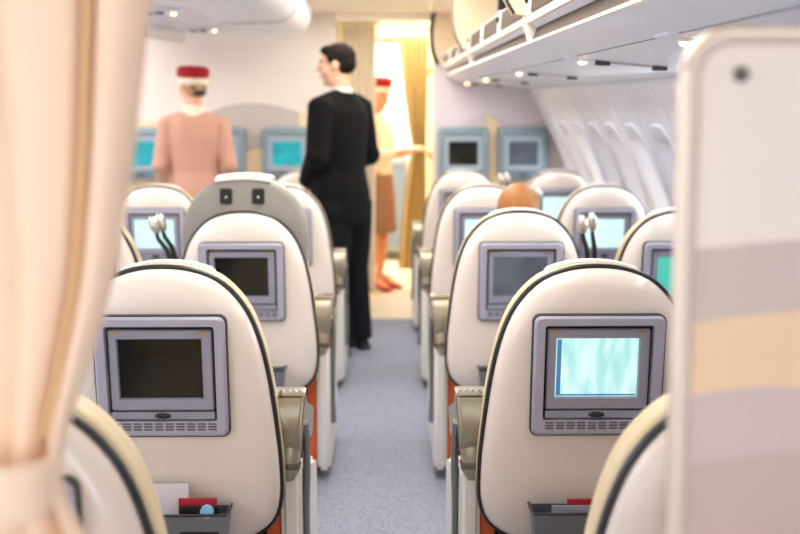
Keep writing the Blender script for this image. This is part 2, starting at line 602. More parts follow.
def stalk_mesh(k):
    # k = lean of the stem
    b = MB()
    # k: sign towards neighbour (+ = +x local). stalk rises from the seat's shoulder
    b.tube([(0, 0, -.03), (k * -.001, 0, .04), (k * -.008, -.005, .09), (k * -.02, -.008, .125), (k * -.024, -.008, .15)], [.011, .0105, .0095, .0085, .007], 10)
    return b.mesh('reading_lamp', lampblack_m, 60)
def lamphead_mesh(k):
    b = MB()
    rot = Matrix.Rotation(R(-10 * k), 3, 'Y')
    b.ell((k * -.026, -.012, .178), (.0195, .015, .036), 16, rot)
    return b.mesh('lamp_head', silver_m, 60)
def lampface_mesh(k):
    b = MB()
    rot = Matrix.Rotation(R(-10 * k), 3, 'Y')
    b.ell((k * -.026, -.021, .182), (.011, .005, .022), 12, rot)
    return b.mesh('lamp_lens', chrome_m, 60)

def make_seat(x, y, aisle, screen, label, group, lamp=None, headrest=False, console=True, dz=0):
    t = thing('airline_seat', label, 'seat', (x, y, 0), 0, group)
    def P(name, fn, *a, parent=None, key=None):
        return link(name, cached((fn.__name__,) + a, lambda: fn(*a)), parent if parent is not None else t)
    sh = P('back_shell', shell_mesh)
    P('edge_trim', trim_mesh)
    P('backrest', cushion_mesh)
    if headrest:
        h = P('headrest', headrest_mesh)
        h['label'] = 'raised grey leather headrest'
        P('headrest_slot', headslot_mesh, -.062, parent=h); P('headrest_slot', headslot_mesh, .054, parent=h)
        P('head_cover', headpaper_mesh, parent=h)
    else:
        P('head_cover', cover_mesh)
    hs = P('screen_housing', housing_mesh)
    P('housing_gasket', gap_mesh, parent=hs)
    P('recess', backing_mesh, parent=hs)
    P('monitor_door', door_mesh, parent=hs)
    s = P('screen', screen_mesh, screen, parent=hs)
    s['label'] = {'dark': 'screen switched off', 'dim': 'dim blue grey screen', 'city': 'lit screen showing a pale city view', 'cyan': 'bright pale cyan screen', 'green': 'lit teal green screen'}[screen]
    P('latch', latch_mesh, parent=hs)
    P('speaker_grille', grille_mesh, parent=hs)
    P('hinge', hinge_mesh, -.1, parent=hs); P('hinge', hinge_mesh, .096, parent=hs)
    pk = P('literature_pocket', pocket_mesh); pk.location.z = -.018
    P('pocket_rim', pocketrim_mesh, parent=pk)
    if console:
        am = P('armrest', arm_mesh, aisle)
        P('armrest_neck', armneck_mesh, aisle, parent=am)
        P('armrest_hinge', armknuckle_mesh, aisle, parent=am)
        P('tray_edge', armcap_mesh, aisle, parent=am)
        cs = P('side_console', console_mesh, aisle)
        P('grip_strip', consolestrip_mesh, aisle, parent=cs)
        P('orange_side_panel', orange_mesh, aisle, parent=cs)
        P('inner_armrest', innerarm_mesh, -aisle)
    P('seat', seatcush_mesh)
    P('seat_base', seatbase_mesh)
    P('leg', foot_mesh, 1); P('leg', foot_mesh, -1)
    P('leg_rest', legrest_mesh)
    if lamp is not None:
      for n_, (lx, k) in enumerate(lamp):
        lz = .815
        st = link('reading_lamp', cached(('stalk', k), lambda: stalk_mesh(k)), t, (lx, .09 + n_ * .035, lz + n_ * .006))
        link('lamp_head', cached(('lh', k), lambda: lamphead_mesh(k)), st)
        link('lamp_lens', cached(('lf', k), lambda: lampface_mesh(k)), st)
    return t

RX, RW, LX, LI = .486, 1.072, -.51, -1.118
GR, GL = 'seats right of the aisle', 'seats left of the aisle'
Y = [1.5, 2.6, 4.1, 5.6, 7.1]
# right of the aisle
make_seat(.528, Y[0], -1, 'dark', 'cream seat cut off at the bottom, half behind the right-hand partition', GR).scale = (1, 1, .977)
make_seat(RX, Y[1], -1, 'city', 'cream seat whose lit screen shows a pale city skyline', GR, lamp=((.262, 1), (.292, .55)))
make_seat(RX, Y[2], -1, 'dim', 'cream aisle seat with dim grey-blue screen, auburn head above it', GR, lamp=((.262, 1), (.292, .55)))
make_seat(RX, Y[3], -1, 'cyan', 'cream aisle seat with pale lit screen, just ahead of the auburn head', GR, lamp=((.262, 1), (.292, .55)))
make_seat(RX, Y[4], -1, 'dim', 'farthest aisle seat right of the aisle, below the dark wall monitor', GR, lamp=((.262, 1), (.292, .55)))
make_seat(RW, Y[2], 1, 'green', 'cream window seat with teal green screen, cut by the partition edge', GR, console=False)
make_seat(RW, Y[3], 1, 'cyan', 'window seat with pale cyan screen behind a pair of silver reading lamps', GR, console=False)
make_seat(RW, Y[4], 1, 'cyan', 'farthest window seat, small, below the right wall monitor', GR, console=False)
# left of the aisle
make_seat(-.555, Y[0], 1, 'dark', 'cream seat cut off at the bottom beside the tied curtain', GL).scale = (1, 1, .975)
make_seat(LX, Y[1], 1, 'dark', 'cream seat with large black screen beside the tied peach curtain', GL)
make_seat(LX, Y[2], 1, 'dark', 'cream seat with raised grey headrest and two black slots', GL, headrest=True, lamp=((-.272, 2.2), (-.262, 1.9)))
make_seat(LX, Y[3], 1, 'dark', 'cream aisle seat directly ahead of the raised grey headrest', GL)
make_seat(LX, Y[4], 1, 'dark', 'farthest seat on the left, partly hidden by the man in black', GL)
make_seat(LI, Y[2], -1, 'dark', 'seat sliver with rounded shoulder just right of the curtain edge', GL, console=False)
make_seat(LI, Y[3], -1, 'cyan', 'cream seat with bright cyan screen behind the reading lamp, near the curtain', GL, console=False)

# things in the pockets
def slab(name, lab, cat, m, x0, x1, y0, y1, z0, z1, grp=None, bev=.001):
    b = MB(); b.box(x0, x1, y0, y1, z0, z1, bev)
    return tag(obj(name, b, m), lab, cat, grp)
def in_pocket(name, lab, cat, m, sx, sy, x0, x1, dy, z0, z1, thick=.004, grp='papers in the seat pockets'):
    b = MB()
    y0 = sy - .05 + tilt_y(.5) - dy
    b.box(-(x1 - x0) / 2, (x1 - x0) / 2, -thick / 2, thick / 2, 0, z1 - z0, .0008)
    o = obj(name, b, m, loc=(sx + (x0 + x1) / 2, y0, z0))
    return tag(o, lab, cat, grp)
in_pocket('leaflet', 'pale grey card standing up in the pocket under the black screen', 'leaflet', card_m, LX, Y[1], -.11, .052, .026, .43, .540)
in_pocket('magazine', 'dark red booklet in the pocket beside the pale card', 'magazine', redcard_m, LX, Y[1], .03, .118, .036, .42, .508, .006)
in_pocket('headset_pouch', 'black pouch top sticking out of the left seat pocket', 'pouch', black_m, LX, Y[1], .035, .125, .052, .42, .494, .012)
b = MB(); b.cyl((0, 0, 0), .0155, .01, 'y', 24)
tag(obj('bottle_cap', b, blue_m, loc=(LX + .1, Y[1] - .05 + tilt_y(.5) - .068, .487)), 'small light blue disc in the pocket in front of the red booklet', 'cap')
in_pocket('magazine', 'thin red edged magazine in the pocket under the city screen', 'magazine', redcard_m, RX, Y[1], -.06, .13, .02, .42, .497, .006)
in_pocket('leaflet', 'white edged grey folder in the pocket under the city screen', 'leaflet', mat('grey_folder', (150, 156, 168), rough=.5), RX, Y[1], -.10, .12, .043, .42, .489, .006)

# ------------------------------------------------------------------ SETTING
YB = 8.6
b = MB(); b.box(-3.2, 1.62, -1.6, 7.8, -.06, 0)
struct('floor', b, carpet_m)
b = MB(); b.box(-3.2, 1.62, 7.8, 12.0, -.06, -.0)
struct('floor', b, galleyfl_m)
# aisle ceiling and cabin ceiling
b = MB()
b.box(-.62, .6, -1.6, 12.0, 2.13, 2.19)
b.box(-3.2, -.62, -1.6, 12.0, 2.3, 2.36)
b.box(.6, 1.62, -1.6, 12.0, 2.3, 2.36)
struct('ceiling', b, ceil_m)
# right side wall with window openings
prof = [(1.44, 0.0), (1.43, .45), (1.40, .80), (1.345, 1.0), (1.26, 1.2), (1.16, 1.39), (1.085, 1.53), (1.05, 1.75), (1.05, 2.3)]
def wx(z):
    for (x0, z0), (x1, z1) in zip(prof[:-1], prof[1:]):
        if z0 <= z <= z1:
            return x0 + (x1 - x0) * (z - z0) / (z1 - z0)
    return prof[-1][0]
WP = .533
WC = [8.25 - WP * k for k in range(10)]        # window centres
WZ0, WZ1, WW = .86, 1.31, .155
def wall_surface(y0, y1):
    b = MB()
    # build in a grid with holes per window
    zs = [0, .2, .45, .65, .80, WZ0]
    nz = 10
    zs += [WZ0 + (WZ1 - WZ0) * k / nz for k in range(1, nz + 1)]
    zs += [1.39, 1.46, 1.53, 1.64, 1.75, 2.0, 2.3]
    ys = [y0]
    cells = []
    for c in sorted(WC):
        if c - WW < y0 + .02: continue
        for k in range(9):
            ys.append(c - WW + 2 * WW * k / 8)
        ys.append(c + WP / 2)
    ys = sorted(set(round(v, 5) for v in ys if v <= y1)) + [y1]
    vs = {}
    def V(i, j, d):
        key = (i, j, d)
        if key not in vs:
            y, z = ys[i], zs[j]
            # joint groove between panels
            g = 0
            vs[key] = b.bm.verts.new((wx(z) + d, y, z))
        return vs[key]
    def inwin(y, z):
        for c in WC:
            if abs(y - c) < WW:
                zc = (WZ0 + WZ1) / 2
                hz = (WZ1 - WZ0) / 2
                u = abs(y - c) / WW; v = abs(z - zc) / hz
                return (u ** 4 + v ** 4) < 1.05
        return False
    for i in range(len(ys) - 1):
        for j in range(len(zs) - 1):
            yc, zc = (ys[i] + ys[i + 1]) / 2, (zs[j] + zs[j + 1]) / 2
            if inwin(yc, zc):
                continue
            b.bm.faces.new([V(i, j, 0), V(i + 1, j, 0), V(i + 1, j + 1, 0), V(i, j + 1, 0)])
    return b
wb = wall_surface(-1.6, YB)
wall_r = struct('wall_right', wb, wall_m, smooth=20)
md = wall_r.modifiers.new('solid', 'SOLIDIFY'); md.thickness = .012; md.offset = 1
# each window: a deep flared reveal and a pane
def win_meshes():
    zc, hz = (WZ0 + WZ1) / 2, (WZ1 - WZ0) / 2
    def ring(f, d, n=40):
        r = []
        for k in range(n):
            a = 2 * PI * k / n
            ca, sa = math.cos(a), math.sin(a)
            u = math.copysign(abs(ca) ** .5, ca) * f * (WW + .006)
            v = math.copysign(abs(sa) ** .5, sa) * f * (hz + .006)
            z = zc + v
            r.append((wx(min(max(z, 0), 2.2)) + d, u, z))
        return r
    b = MB()
    b.rings([ring(1.16, -.001), ring(1.12, -.012), ring(1.04, -.012), ring(.98, .0), ring(.76, .06), ring(.66, .08), ring(.64, .115), ring(1.16, .115)], (False, False))
    fr = b.mesh('window_frame', wall_m, 50)
    b = MB()
    b.rings([ring(.67, .104), ring(.67, .108)])
    pn = b.mesh('pane', pane_m, 50)
    return fr, pn
pane_m = bpy.data.materials.new('bright_window_pane')
pane_m.use_nodes = True
nt = pane_m.node_tree
nt.nodes.remove(nt.nodes['Principled BSDF'])
tr_ = nt.nodes.new('ShaderNodeBsdfTransparent'); tr_.inputs['Color'].default_value = (.95, .97, 1, 1)
gl_ = nt.nodes.new('ShaderNodeBsdfGlossy'); gl_.inputs['Roughness'].default_value = .05
fr_ = nt.nodes.new('ShaderNodeFresnel'); fr_.inputs['IOR'].default_value = 1.35
mx_ = nt.nodes.new('ShaderNodeMixShader')
nt.links.new(fr_.outputs['Fac'], mx_.inputs['Fac']); nt.links.new(tr_.outputs['BSDF'], mx_.inputs[1]); nt.links.new(gl_.outputs['BSDF'], mx_.inputs[2])
nt.links.new(mx_.outputs['Shader'], nt.nodes['Material Output'].inputs['Surface'])
fr, pn = win_meshes()
for k, c in enumerate(sorted(WC, reverse=True)):
    if c < 3.4: continue
    w = link('window_%d' % (k + 1), fr, None, (0, c, 0)); w['kind'] = 'structure'
    link('pane', pn, w)
    # raised rib of the sidewall panel between two windows
for k, c in enumerate(sorted(WC, reverse=True)):
    if c < 3.4: continue
    rb = MB()
    yy = c + WP / 2
    if yy > YB - .05: continue
    pts = [(wx(z) - .002, yy, z) for z in (.46, .65, .8, .9, 1.0, 1.1, 1.2, 1.3, 1.39, 1.46, 1.52)]
    rb.tube(pts, [(.022, .008)] * len(pts), 8, side=(0, 1, 0))
    struct('trim_%d' % (k + 1), rb, wall_m, smooth=60)
# left side wall, far side
b = MB(); b.box(-3.22, -3.16, -1.6, YB, 0, 2.3)
struct('wall_left', b, wall_m)

# bulkheads at the front of the cabin
def blade(b, poly, y0, y1):
    b.prism(poly, 'y', y0, y1)
b = MB(); b.box(-3.16, -.36, YB, YB + .05, 0, 2.29)
wl = struct('wall_front_left', b, bulk_m)
b = MB()
b.prism([(.36, 0), (1.6, 0), (1.6, 2.29), (.36, 2.29)], 'y', YB, YB + .05)
wr = struct('wall_front_right', b, mat('bulkhead_pale_lilac', (216, 208, 214), rough=.6))
def smoothpoly(pts, n=8):
    c = catmull([(x, z, 0) for x, z in pts], len(pts) * n, closed=False)
    return [(p.x, p.y) for p in c]
def Z8(px, py, yy=YB):   # notes for placement only: the image measurement turned into metres at the bulkhead
    a = math.atan((py - 267) / 1150) + R(7.53)
    return ((px - 385) * yy / 1150, 1.39 - yy * math.tan(a))
top = [Z8(*p) for p in ((196, 128), (205, 117), (225, 107), (250, 103), (275, 105), (300, 112))]
g = smoothpoly(top); x0, x1 = g[0][0], g[-1][0]
b = MB(); blade(b, g + [(x1, .35), (x0, .35)], YB - .006, YB)
struct('trim_20', b, grey_decor_m, smooth=0)
g = smoothpoly([Z8(*p) for p in ((300, 112), (315, 117), (330, 125), (338, 128))]); g = g + [(-.372, .35), (g[0][0], .35)]
b = MB(); blade(b, g, YB - .005, YB)
g = smoothpoly([Z8(*p) for p in ((120, 126), (145, 122), (165, 122), (196, 128))]); g = g + [(g[-1][0], .35), (g[0][0], .35)]
blade(b, g, YB - .005, YB)
g = smoothpoly([Z8(*p) for p in ((247, 152), (258, 149), (268, 150), (276, 156))]); g = g + [(g[-1][0], .5), (g[0][0], .5)]
blade(b, g, YB - .010, YB - .006)
struct('trim_21', b, tan_decor_m, smooth=0)
# right bulkhead waves
g = smoothpoly([Z8(*p) for p in ((436, 133), (455, 126), (475, 117), (488, 113), (500, 118), (520, 124), (540, 120), (562, 108))]); g = g + [(g[-1][0], .2), (g[0][0], .2)]
b = MB(); blade(b, g, YB - .006, YB)
struct('trim_22', b, mat('decor_pale_taupe', (206, 196, 196), rough=.6), smooth=0)
g = [Z8(*p) for p in ((486, 114), (497, 121), (500, 190), (487, 190))]
b = MB(); blade(b, g, YB - .008, YB - .006)
struct('trim_23', b, tan_decor_m, smooth=0)

# wall monitors
def wall_monitor(cx, kind, label, grp, w=.37):
    t = thing('wall_monitor', label, 'monitor', (cx, YB - .01, 1.11), 0, grp)
    b = MB()
    def ring(f, y, dz=0): return [(x, y, z + dz) for x, z in rrect(-w / 2 * f, w / 2 * f, -.19 * f, .19 * f, .03 * f)]
    b.rings([ring(1, 0), ring(1, -.06), ring(.95, -.085), ring(.78, -.095), ring(.74, -.085)])
    obj('housing', b, mon_m, t)
    b = MB()
    def r2(sx, sz, y): return [(x, y, z) for x, z in rrect(-sx, sx, -sz, sz, .008)]
    b.rings([r2(.14, .125, -.08), r2(.14, .125, -.102), r2(.108, .088, -.102), r2(.106, .086, -.094)])
    bz = obj('bezel', b, mon2_m, t)
    b = MB(); b.box(-.106, .106, -.0985, -.094, -.086, .086)
    obj('screen', b, SCR[kind], bz)
    b = MB(); b.box(-.03, .03, -.1, -.08, -.165, -.15, .003)
    obj('latch', b, dark_m, t)
    return t
GM = 'monitors on the front bulkhead'
wall_monitor(.576, 'dark', 'wall monitor with black screen, nearer the aisle, right-hand bulkhead', GM)
wall_monitor(1.02, 'dim', 'wall monitor with blue-grey screen beside the window wall', GM)
wall_monitor(-.72, 'teal', 'wall monitor with teal screen beside the man in black', GM)
wall_monitor(-1.215, 'dark', 'blue-grey wall monitor mostly hidden behind the rose-beige jacket', GM)
wall_monitor(-1.79, 'teal', 'wall monitor with teal screen beside the peach curtain', GM)

# ------------------------------------------------------------------ overhead bins, right side
DPROF = [(.395, 1.685), (.365, 1.74), (.347, 1.82), (.345, 1.93), (.36, 2.03), (.395, 2.10), (.45, 2.13), (.60, 2.15), (1.04, 2.15), (1.04, 1.70), (.6, 1.66)]
MODS = [(6.02, 8.585), (3.6, 6.0), (1.15, 3.58)]
# underside of the bins: cove panel + service panel channel, one long part of the setting
b = MB()
und = [(.45, 1.595), (.475, 1.578), (.55, 1.552), (.552, 1.556), (.557, 1.556), (.56, 1.551), (1.02, 1.506), (1.024, 1.511), (1.03, 1.511), (1.035, 1.503), (1.115, 1.485), (1.115, 1.53), (1.0, 1.60), (.6, 1.63), (.46, 1.61)]
b.rings([[(x, .95, z) for x, z in und], [(x, YB - .002, z) for x, z in und]])
ub = struct('ceiling_bin_underside', b, psu_m, smooth=25)
sb = MB(); sb.box(.553, .5572, 1.0, YB - .01, 1.5515, 1.5562)
obj('panel_seam', sb, slot_m, ub)
sb = MB(); sb.box(1.0245, 1.030, 1.0, YB - .01, 1.505, 1.511)
obj('panel_seam', sb, slot_m, ub)
ub.rotation_euler.x = .014; ub.location = (0, .018, -.006 - .014 * 2.42)
def bin_module(y0, y1, label):
    t = thing('overhead_bin', label, 'luggage bin', (0, y0, 1.634 + .014 * (y0 - 2.42)), 0, 'overhead bins above the right-hand seats')
    t.rotation_euler.x = .014
    Z0 = 1.64
    def at(poly): return [(x, z - Z0) for x, z in poly]
    L = y1 - y0
    # floor shelf with front rail
    b = MB()
    b.prism(at([(.43, 1.668), (.436, 1.752), (.455, 1.756), (.462, 1.70), (1.04, 1.735), (1.04, 1.70), (.47, 1.655)]), 'y', 0, L)
    obj('bin_floor', b, bin_m, t)
    # frame of the trough under the rail
    b = MB()
    b.prism(at([(.447, 1.594), (.44, 1.597), (.443, 1.604), (.46, 1.608)]), 'y', .0, L)
    b.prism(at([(.430, 1.655), (.425, 1.668), (.43, 1.672), (.47, 1.66)]), 'y', .0, L)
    for yy in (0.0, L - .03):
        b.prism(at([(.447, 1.594), (.426, 1.66), (.43, 1.672), (.475, 1.66), (.475, 1.6)]), 'y', yy, yy + .03)
    obj('trough_frame', b, bin_m, t)
    b = MB()
    b.prism(at([(.446, 1.603), (.462, 1.643), (.478, 1.643), (.478, 1.603)]), 'y', .03, L - .03)
    fr_ = obj('trough_strip', b, strip_m, t)
    b = MB()
    b.prism(at([(.462, 1.643), (.437, 1.661), (.475, 1.661), (.475, 1.643)]), 'y', .03, L - .03)
    obj('trough_panel', b, psu_m, t)
    # rail inserts and latches
    n = 3
    for k in range(n):
        s0 = .06 + k * (L - .1) / n; s1 = s0 + (L - .1) / n - .12
        b = MB()
        b.prism(at([(.426, 1.679), (.430, 1.744), (.44, 1.744), (.44, 1.679)]), 'y', s0, s1)
        obj('rail_insert', b, strip_m, t)
        b = MB()
        b.prism(at([(.422, 1.676), (.426, 1.752), (.438, 1.752), (.437, 1.676)]), 'y', s1 + .02, s1 + .09)
        lp = obj('latch_plate', b, panel_m, t)
        if k != 1:
            b = MB(); b.ell((.421, s1 + .055, 1.722 - Z0), (.008, .012, .014), 12)
            obj('latch', b, black_m, lp)
    # end walls
    for yy in (0.0, L - .022):
        b = MB()
        b.prism(at(smoothpoly(DPROF[:8], 5) + DPROF[8:]), 'y', yy, yy + .022)
        e = obj('end_panel', b, binint_m, t, smooth=30)
        b = MB()
        pp = at(smoothpoly(DPROF[:8], 5))
        sr = .02 if y1 > 8 and yy > 0 else .005
        b.tube([(x, yy + .011, z) for x, z in pp], [(.015, sr)] * len(pp), 8, side=(0, 1, 0))
        obj('edge_seal', b, seal_m if yy > 0 else mat('divider_edge_beige', (196, 176, 140), rough=.4), e, smooth=60)
    # back wall and top
    b = MB()
    b.prism(at([(1.02, 1.73), (1.04, 1.73), (1.04, 2.15), (.6, 2.15), (.6, 2.13), (.97, 2.12), (1.02, 2.05)]), 'y', .022, L - .022)
    obj('bin_liner', b, binint_m, t)
    # door swung up
    b = MB()
    dp = [(.47, 2.13), (.42, 2.115), (.36, 2.09), (.31, 2.05), (.30, 2.06), (.35, 2.105), (.41, 2.128), (.47, 2.142)]
    b.prism(at(dp), 'y', .03, L - .03)
    d = obj('door', b, bin_m, t)
    b = MB(); b.box(.325, .35, L * .25, L * .25 + .12, 2.02 - Z0, 2.07 - Z0, .006)
    obj('door_latch', b, black_m, d)
    return t
bin_module(*MODS[0], 'farthest open overhead bin, against the right-hand bulkhead')
bin_module(*MODS[1], 'middle open overhead bin above the right-hand seats')
bin_module(*MODS[2], 'nearest open overhead bin, at the top edge above the partition')

b = MB(); b.box(-.022, .022, -.06, .06, 0, .17, .012)
pch = tag(obj('black_pouch', b, black_m, loc=(.494, 4.92, 1.777)), 'small black pouch standing in the open middle overhead bin', 'pouch')
# service units under the right bins
def psu(x, y, z, label, grp, flip=1, slope=True):
    t = thing('service_unit', label, 'reading light unit', (x, y, z), 0, grp)
    t.rotation_euler = (0, R(5.0) if slope else 0, 0)
    b = MB(); b.box(-.05 * flip if flip > 0 else -.36, .36 if flip > 0 else .05, -.06, .06, -.004, .004, .002)
    obj('cover_plate', b, psu_m, t)
    b = MB(); b.cyl((0, 0, -.006), .016, .012, 'z'); obj('light_bezel', b, panel_m, t)
    b = MB(); b.ell((0, 0, -.012), (.0135, .0135, .008), 14); obj('light_lens', b, glow_m, t)
    if flip < 0:
        b = MB(); b.cyl((-.2, 0, -.006), .014, .012, 'z'); obj('light_bezel', b, panel_m, t)
        b = MB(); b.ell((-.2, 0, -.011), (.011, .011, .007), 14); obj('light_lens', b, glow_m, t)
    for dx in (.06, .23) if flip > 0 else (.07, .13):
        b = MB(); b.tube([(flip * (dx - .022), 0, -.01), (flip * (dx + .022), 0, -.01)], [.009, .006], 12); obj('air_nozzle', b, dark_m, t)
    b = MB(); b.box(*sorted((flip * .085, flip * .205)), -.012, .012, -.01, -.003, .002); obj('sign_strip', b, grey_decor_m, t)
    return t
GP = 'reading light units under the right-hand bins'
wd = ['nearest reading light unit, at the rounded partition corner', 'second reading light unit from the partition', 'third reading light unit from the partition', 'fourth reading light unit from the partition, second nearest the bulkhead', 'reading light unit nearest the right-hand bulkhead']
for k, yy in enumerate((2.26, 3.44, 5.05, 6.74, 8.25)):
    psu(.585, yy, 1.543 + .014 * (yy - 2.42), wd[k], GP)

# ------------------------------------------------------------------ centre bins on the left
b = MB()
cp = [(-.52, 2.14), (-.505, 2.05), (-.515, 1.97), (-.55, 1.91), (-.60, 1.882), (-.66, 1.872), (-.97, 1.868), (-.975, 1.874), (-.983, 1.874), (-.99, 1.868),
      (-1.28, 1.885), (-1.283, 1.89), (-1.29, 1.885), (-1.75, 1.89), (-1.82, 1.93), (-1.84, 2.05), (-1.83, 2.29), (-.53, 2.29)]
b.rings([[(x, 1.4, z) for x, z in cp], [(x, YB - .35, z + .075) for x, z in cp]])
bmesh.ops.bevel(b.bm, geom=[e for e in b.bm.edges if abs(e.verts[0].co.y - (YB - .35)) < 1e-4 and abs(e.verts[1].co.y - (YB - .35)) < 1e-4], offset=.004, segments=1, affect='EDGES')
cb = tag(obj('centre_overhead_bin', b, psu_m, smooth=50), 'long closed centre overhead bin above the left-hand seats', 'luggage bin')
for yy in (3.6, 5.3, 6.9):
    dz_ = .075 * (yy - 1.4) / (YB - 1.75)
    bb = MB(); bb.tube([(x, yy, z + dz_) for x, z in ((-.515, 2.1), (-.503, 2.04), (-.513, 1.965), (-.548, 1.905), (-.6, 1.878), (-.66, 1.868), (-.96, 1.865))], .004, 6)
    o = obj('bin_seam', bb, grey_decor_m, cb)
GC = 'reading light units under the centre bin'
psu(-1.06, 5.9, 1.907, 'reading light unit under the centre bin, nearer the curtain top', GC, flip=-1, slope=False)
psu(-1.06, 7.3, 1.922, 'reading light unit under the centre bin nearest the front bulkhead', GC, flip=-1, slope=False)
t = thing('ceiling_tube_lamp', 'white tubular fixture with a dark end under the centre bin', 'ceiling fixture', (-1.31, 7.0, 1.876))
b = MB(); b.tube([(-.11, 0, .012), (-.09, 0, .012), (.1, 0, -.02), (.115, 0, -.022)], [.04, .045, .04, .03], 20); obj('tube', b, bulk_m, t)
b = MB(); b.tube([(-.135, 0, .014), (-.105, 0, .012)], [.034, .038], 20); obj('end_cap', b, slot_m, t)
b = MB(); b.box(-.06, .06, -.015, .015, .02, .053, .003); obj('bracket', b, bulk_m, t)

# ------------------------------------------------------------------ partition, right foreground
PY = 1.1
t = thing('partition_panel', 'pale partition panel with dune pattern and rounded corner, right foreground', 'partition', (0, PY, 0))
px0, px1, pz0, pz1, pr = .278, 1.30, .0, 1.474, .05
def ppath(off):
    pts = [(px0 + off, .0)]
    r = pr - off
    for k in range(13):
        a = R(180 - 90 * k / 12)
        pts.append((px0 + pr + r * math.cos(a), pz1 - pr + r * math.sin(a)))
    pts.append((px1, pz1 - off))
    return pts
b = MB()
prf = [(.020, -.010), (.014, -.016), (.007, -.017), (.002, -.010), (0, 0), (.002, .010), (.007, .017), (.02, .017)]
paths = [ppath(o) for o, _ in prf]
rings = []
for i in range(len(paths[0])):
    rings.append([(paths[k][i][0], prf[k][1], paths[k][i][1]) for k in range(len(prf))])
b.rings(rings)
obj('edge_frame', b, mat('partition_edge_metal', (236, 216, 194), rough=.25, metal=.35, coat=.4), t, smooth=60)
b = MB()
inner = ppath(.018)
# face made of stacked dune bands
bands = [([(.29, 1.263), (.4, 1.272), (.5, 1.283), (.75, 1.30), (1.3, 1.27)], 0),
         ([(.29, 1.191), (.36, 1.20), (.43, 1.205), (.6, 1.19), (1.3, 1.21)], 1),
         ([(.29, 1.118), (.34, 1.126), (.38, 1.129), (.45, 1.118), (.7, 1.09), (1.3, 1.12)], 2),
         ([(.29, 1.05), (.4, 1.064), (.55, 1.07), (.8, 1.04), (1.3, 1.06)], 3)]
def interp(pts, x):
    for (x0, z0), (x1, z1) in zip(pts[:-1], pts[1:]):
        if x0 <= x <= x1:
            u = (x - x0) / (x1 - x0); u = u * u * (3 - 2 * u) * .5 + u * .5
            return z0 + (z1 - z0) * u
    return pts[0][1] if x < pts[0][0] else pts[-1][1]
xs = [px0 + .018 + (pr - .018) * (1 - math.cos(R(90 * k / 10))) for k in range(11)]
xs += [px0 + pr + (px1 - px0 - pr) * k / 40 for k in range(1, 41)]
def topz(x):
    if x < px0 + pr:
        d = px0 + pr - x; r = pr - .018
        return pz1 - pr + math.sqrt(max(0, r * r - d * d))
    return pz1 - .018
cols = []
for x in xs:
    zz = [topz(x)] + [interp(bd[0], max(x, .29)) for bd in bands] + [0.0]
    cols.append([b.bm.verts.new((x, -.011, z)) for z in zz])
for a_, c_ in zip(cols[:-1], cols[1:]):
    for k in range(5):
        f = b.bm.faces.new([a_[k], c_[k], c_[k + 1], a_[k + 1]]); f.material_index = k
back = [(x, topz(x)) for x in xs]
vb = [b.bm.verts.new((x, .012, z)) for x, z in back] + [b.bm.verts.new((xs[-1], .012, 0)), b.bm.verts.new((xs[0], .012, 0))]
b.bm.faces.new(vb)
obj('face_panel', b, [mat('partition_cream', (240, 222, 208), rough=.4), mat('partition_mauve', (206, 184, 172), rough=.4), mat('partition_tan', (236, 200, 158), rough=.4), mat('partition_mauve_light', (208, 184, 176), rough=.4), mat('partition_mauve_deep', (202, 172, 160), rough=.4)], t, smooth=0)
b = MB(); b.ell((.334, -.013, 1.428), (.0062, .006, .0062), 16)
b.cyl((.334, -.012, 1.428), .0075, .004, 'y')
obj('screw_cap', b, pewterd_m, t)
b = MB(); b.box(.30, 1.28, -.03, .03, 0, .03, .004); obj('floor_rail', b, dark_m, t)

# ------------------------------------------------------------------ peach curtain, left foreground
CY = 1.05
t = thing('curtain', 'peach fabric curtain tied with a band, left foreground', 'curtain', (0, CY, 0))
edge = [(2.1, -.15), (1.75, -.182), (1.492, -.207), (1.358, -.224), (1.239, -.244), (1.17, -.267), (1.126, -.281), (1.09, -.295), (1.06, -.296), (1.035, -.294), (1.0, -.268), (.9, -.235), (.6, -.215), (.05, -.205)]
ledge = [(2.1, -.95), (1.75, -.80), (1.492, -.66), (1.239, -.53), (1.126, -.47), (1.06, -.44), (1.0, -.46), (.9, -.50), (.6, -.56), (.05, -.6)]
def ev(tab, z):
    for (z0, x0), (z1, x1) in zip(tab[:-1], tab[1:]):
        if z1 <= z <= z0:
            return x0 + (x1 - x0) * (z - z0) / (z1 - z0)
    return tab[-1][1]
def sm(tab, z):
    return sum(ev(tab, min(2.1, max(.05, z + d))) for d in (-.03, -.015, 0, .015, .03)) / 5
def curtain_grid(y_fn, nu=150, zs=None):
    b = MB()
    rows = []
    for z in zs:
        xl, xr = sm(ledge, z), sm(edge, z)
        rows.append([Vector(y_fn(u / nu, z, xl, xr)) for u in range(nu + 1)])
    vs = [[b.bm.verts.new(p) for p in r] for r in rows]
    for a_, c_ in zip(vs[:-1], vs[1:]):
        for i in range(nu):
            b.bm.faces.new([a_[i], a_[i + 1], c_[i + 1], c_[i]])
    return b
FOLD = [0, .13, .27, .42, .56, .70, .875, 1.0]      # fold creases across the width
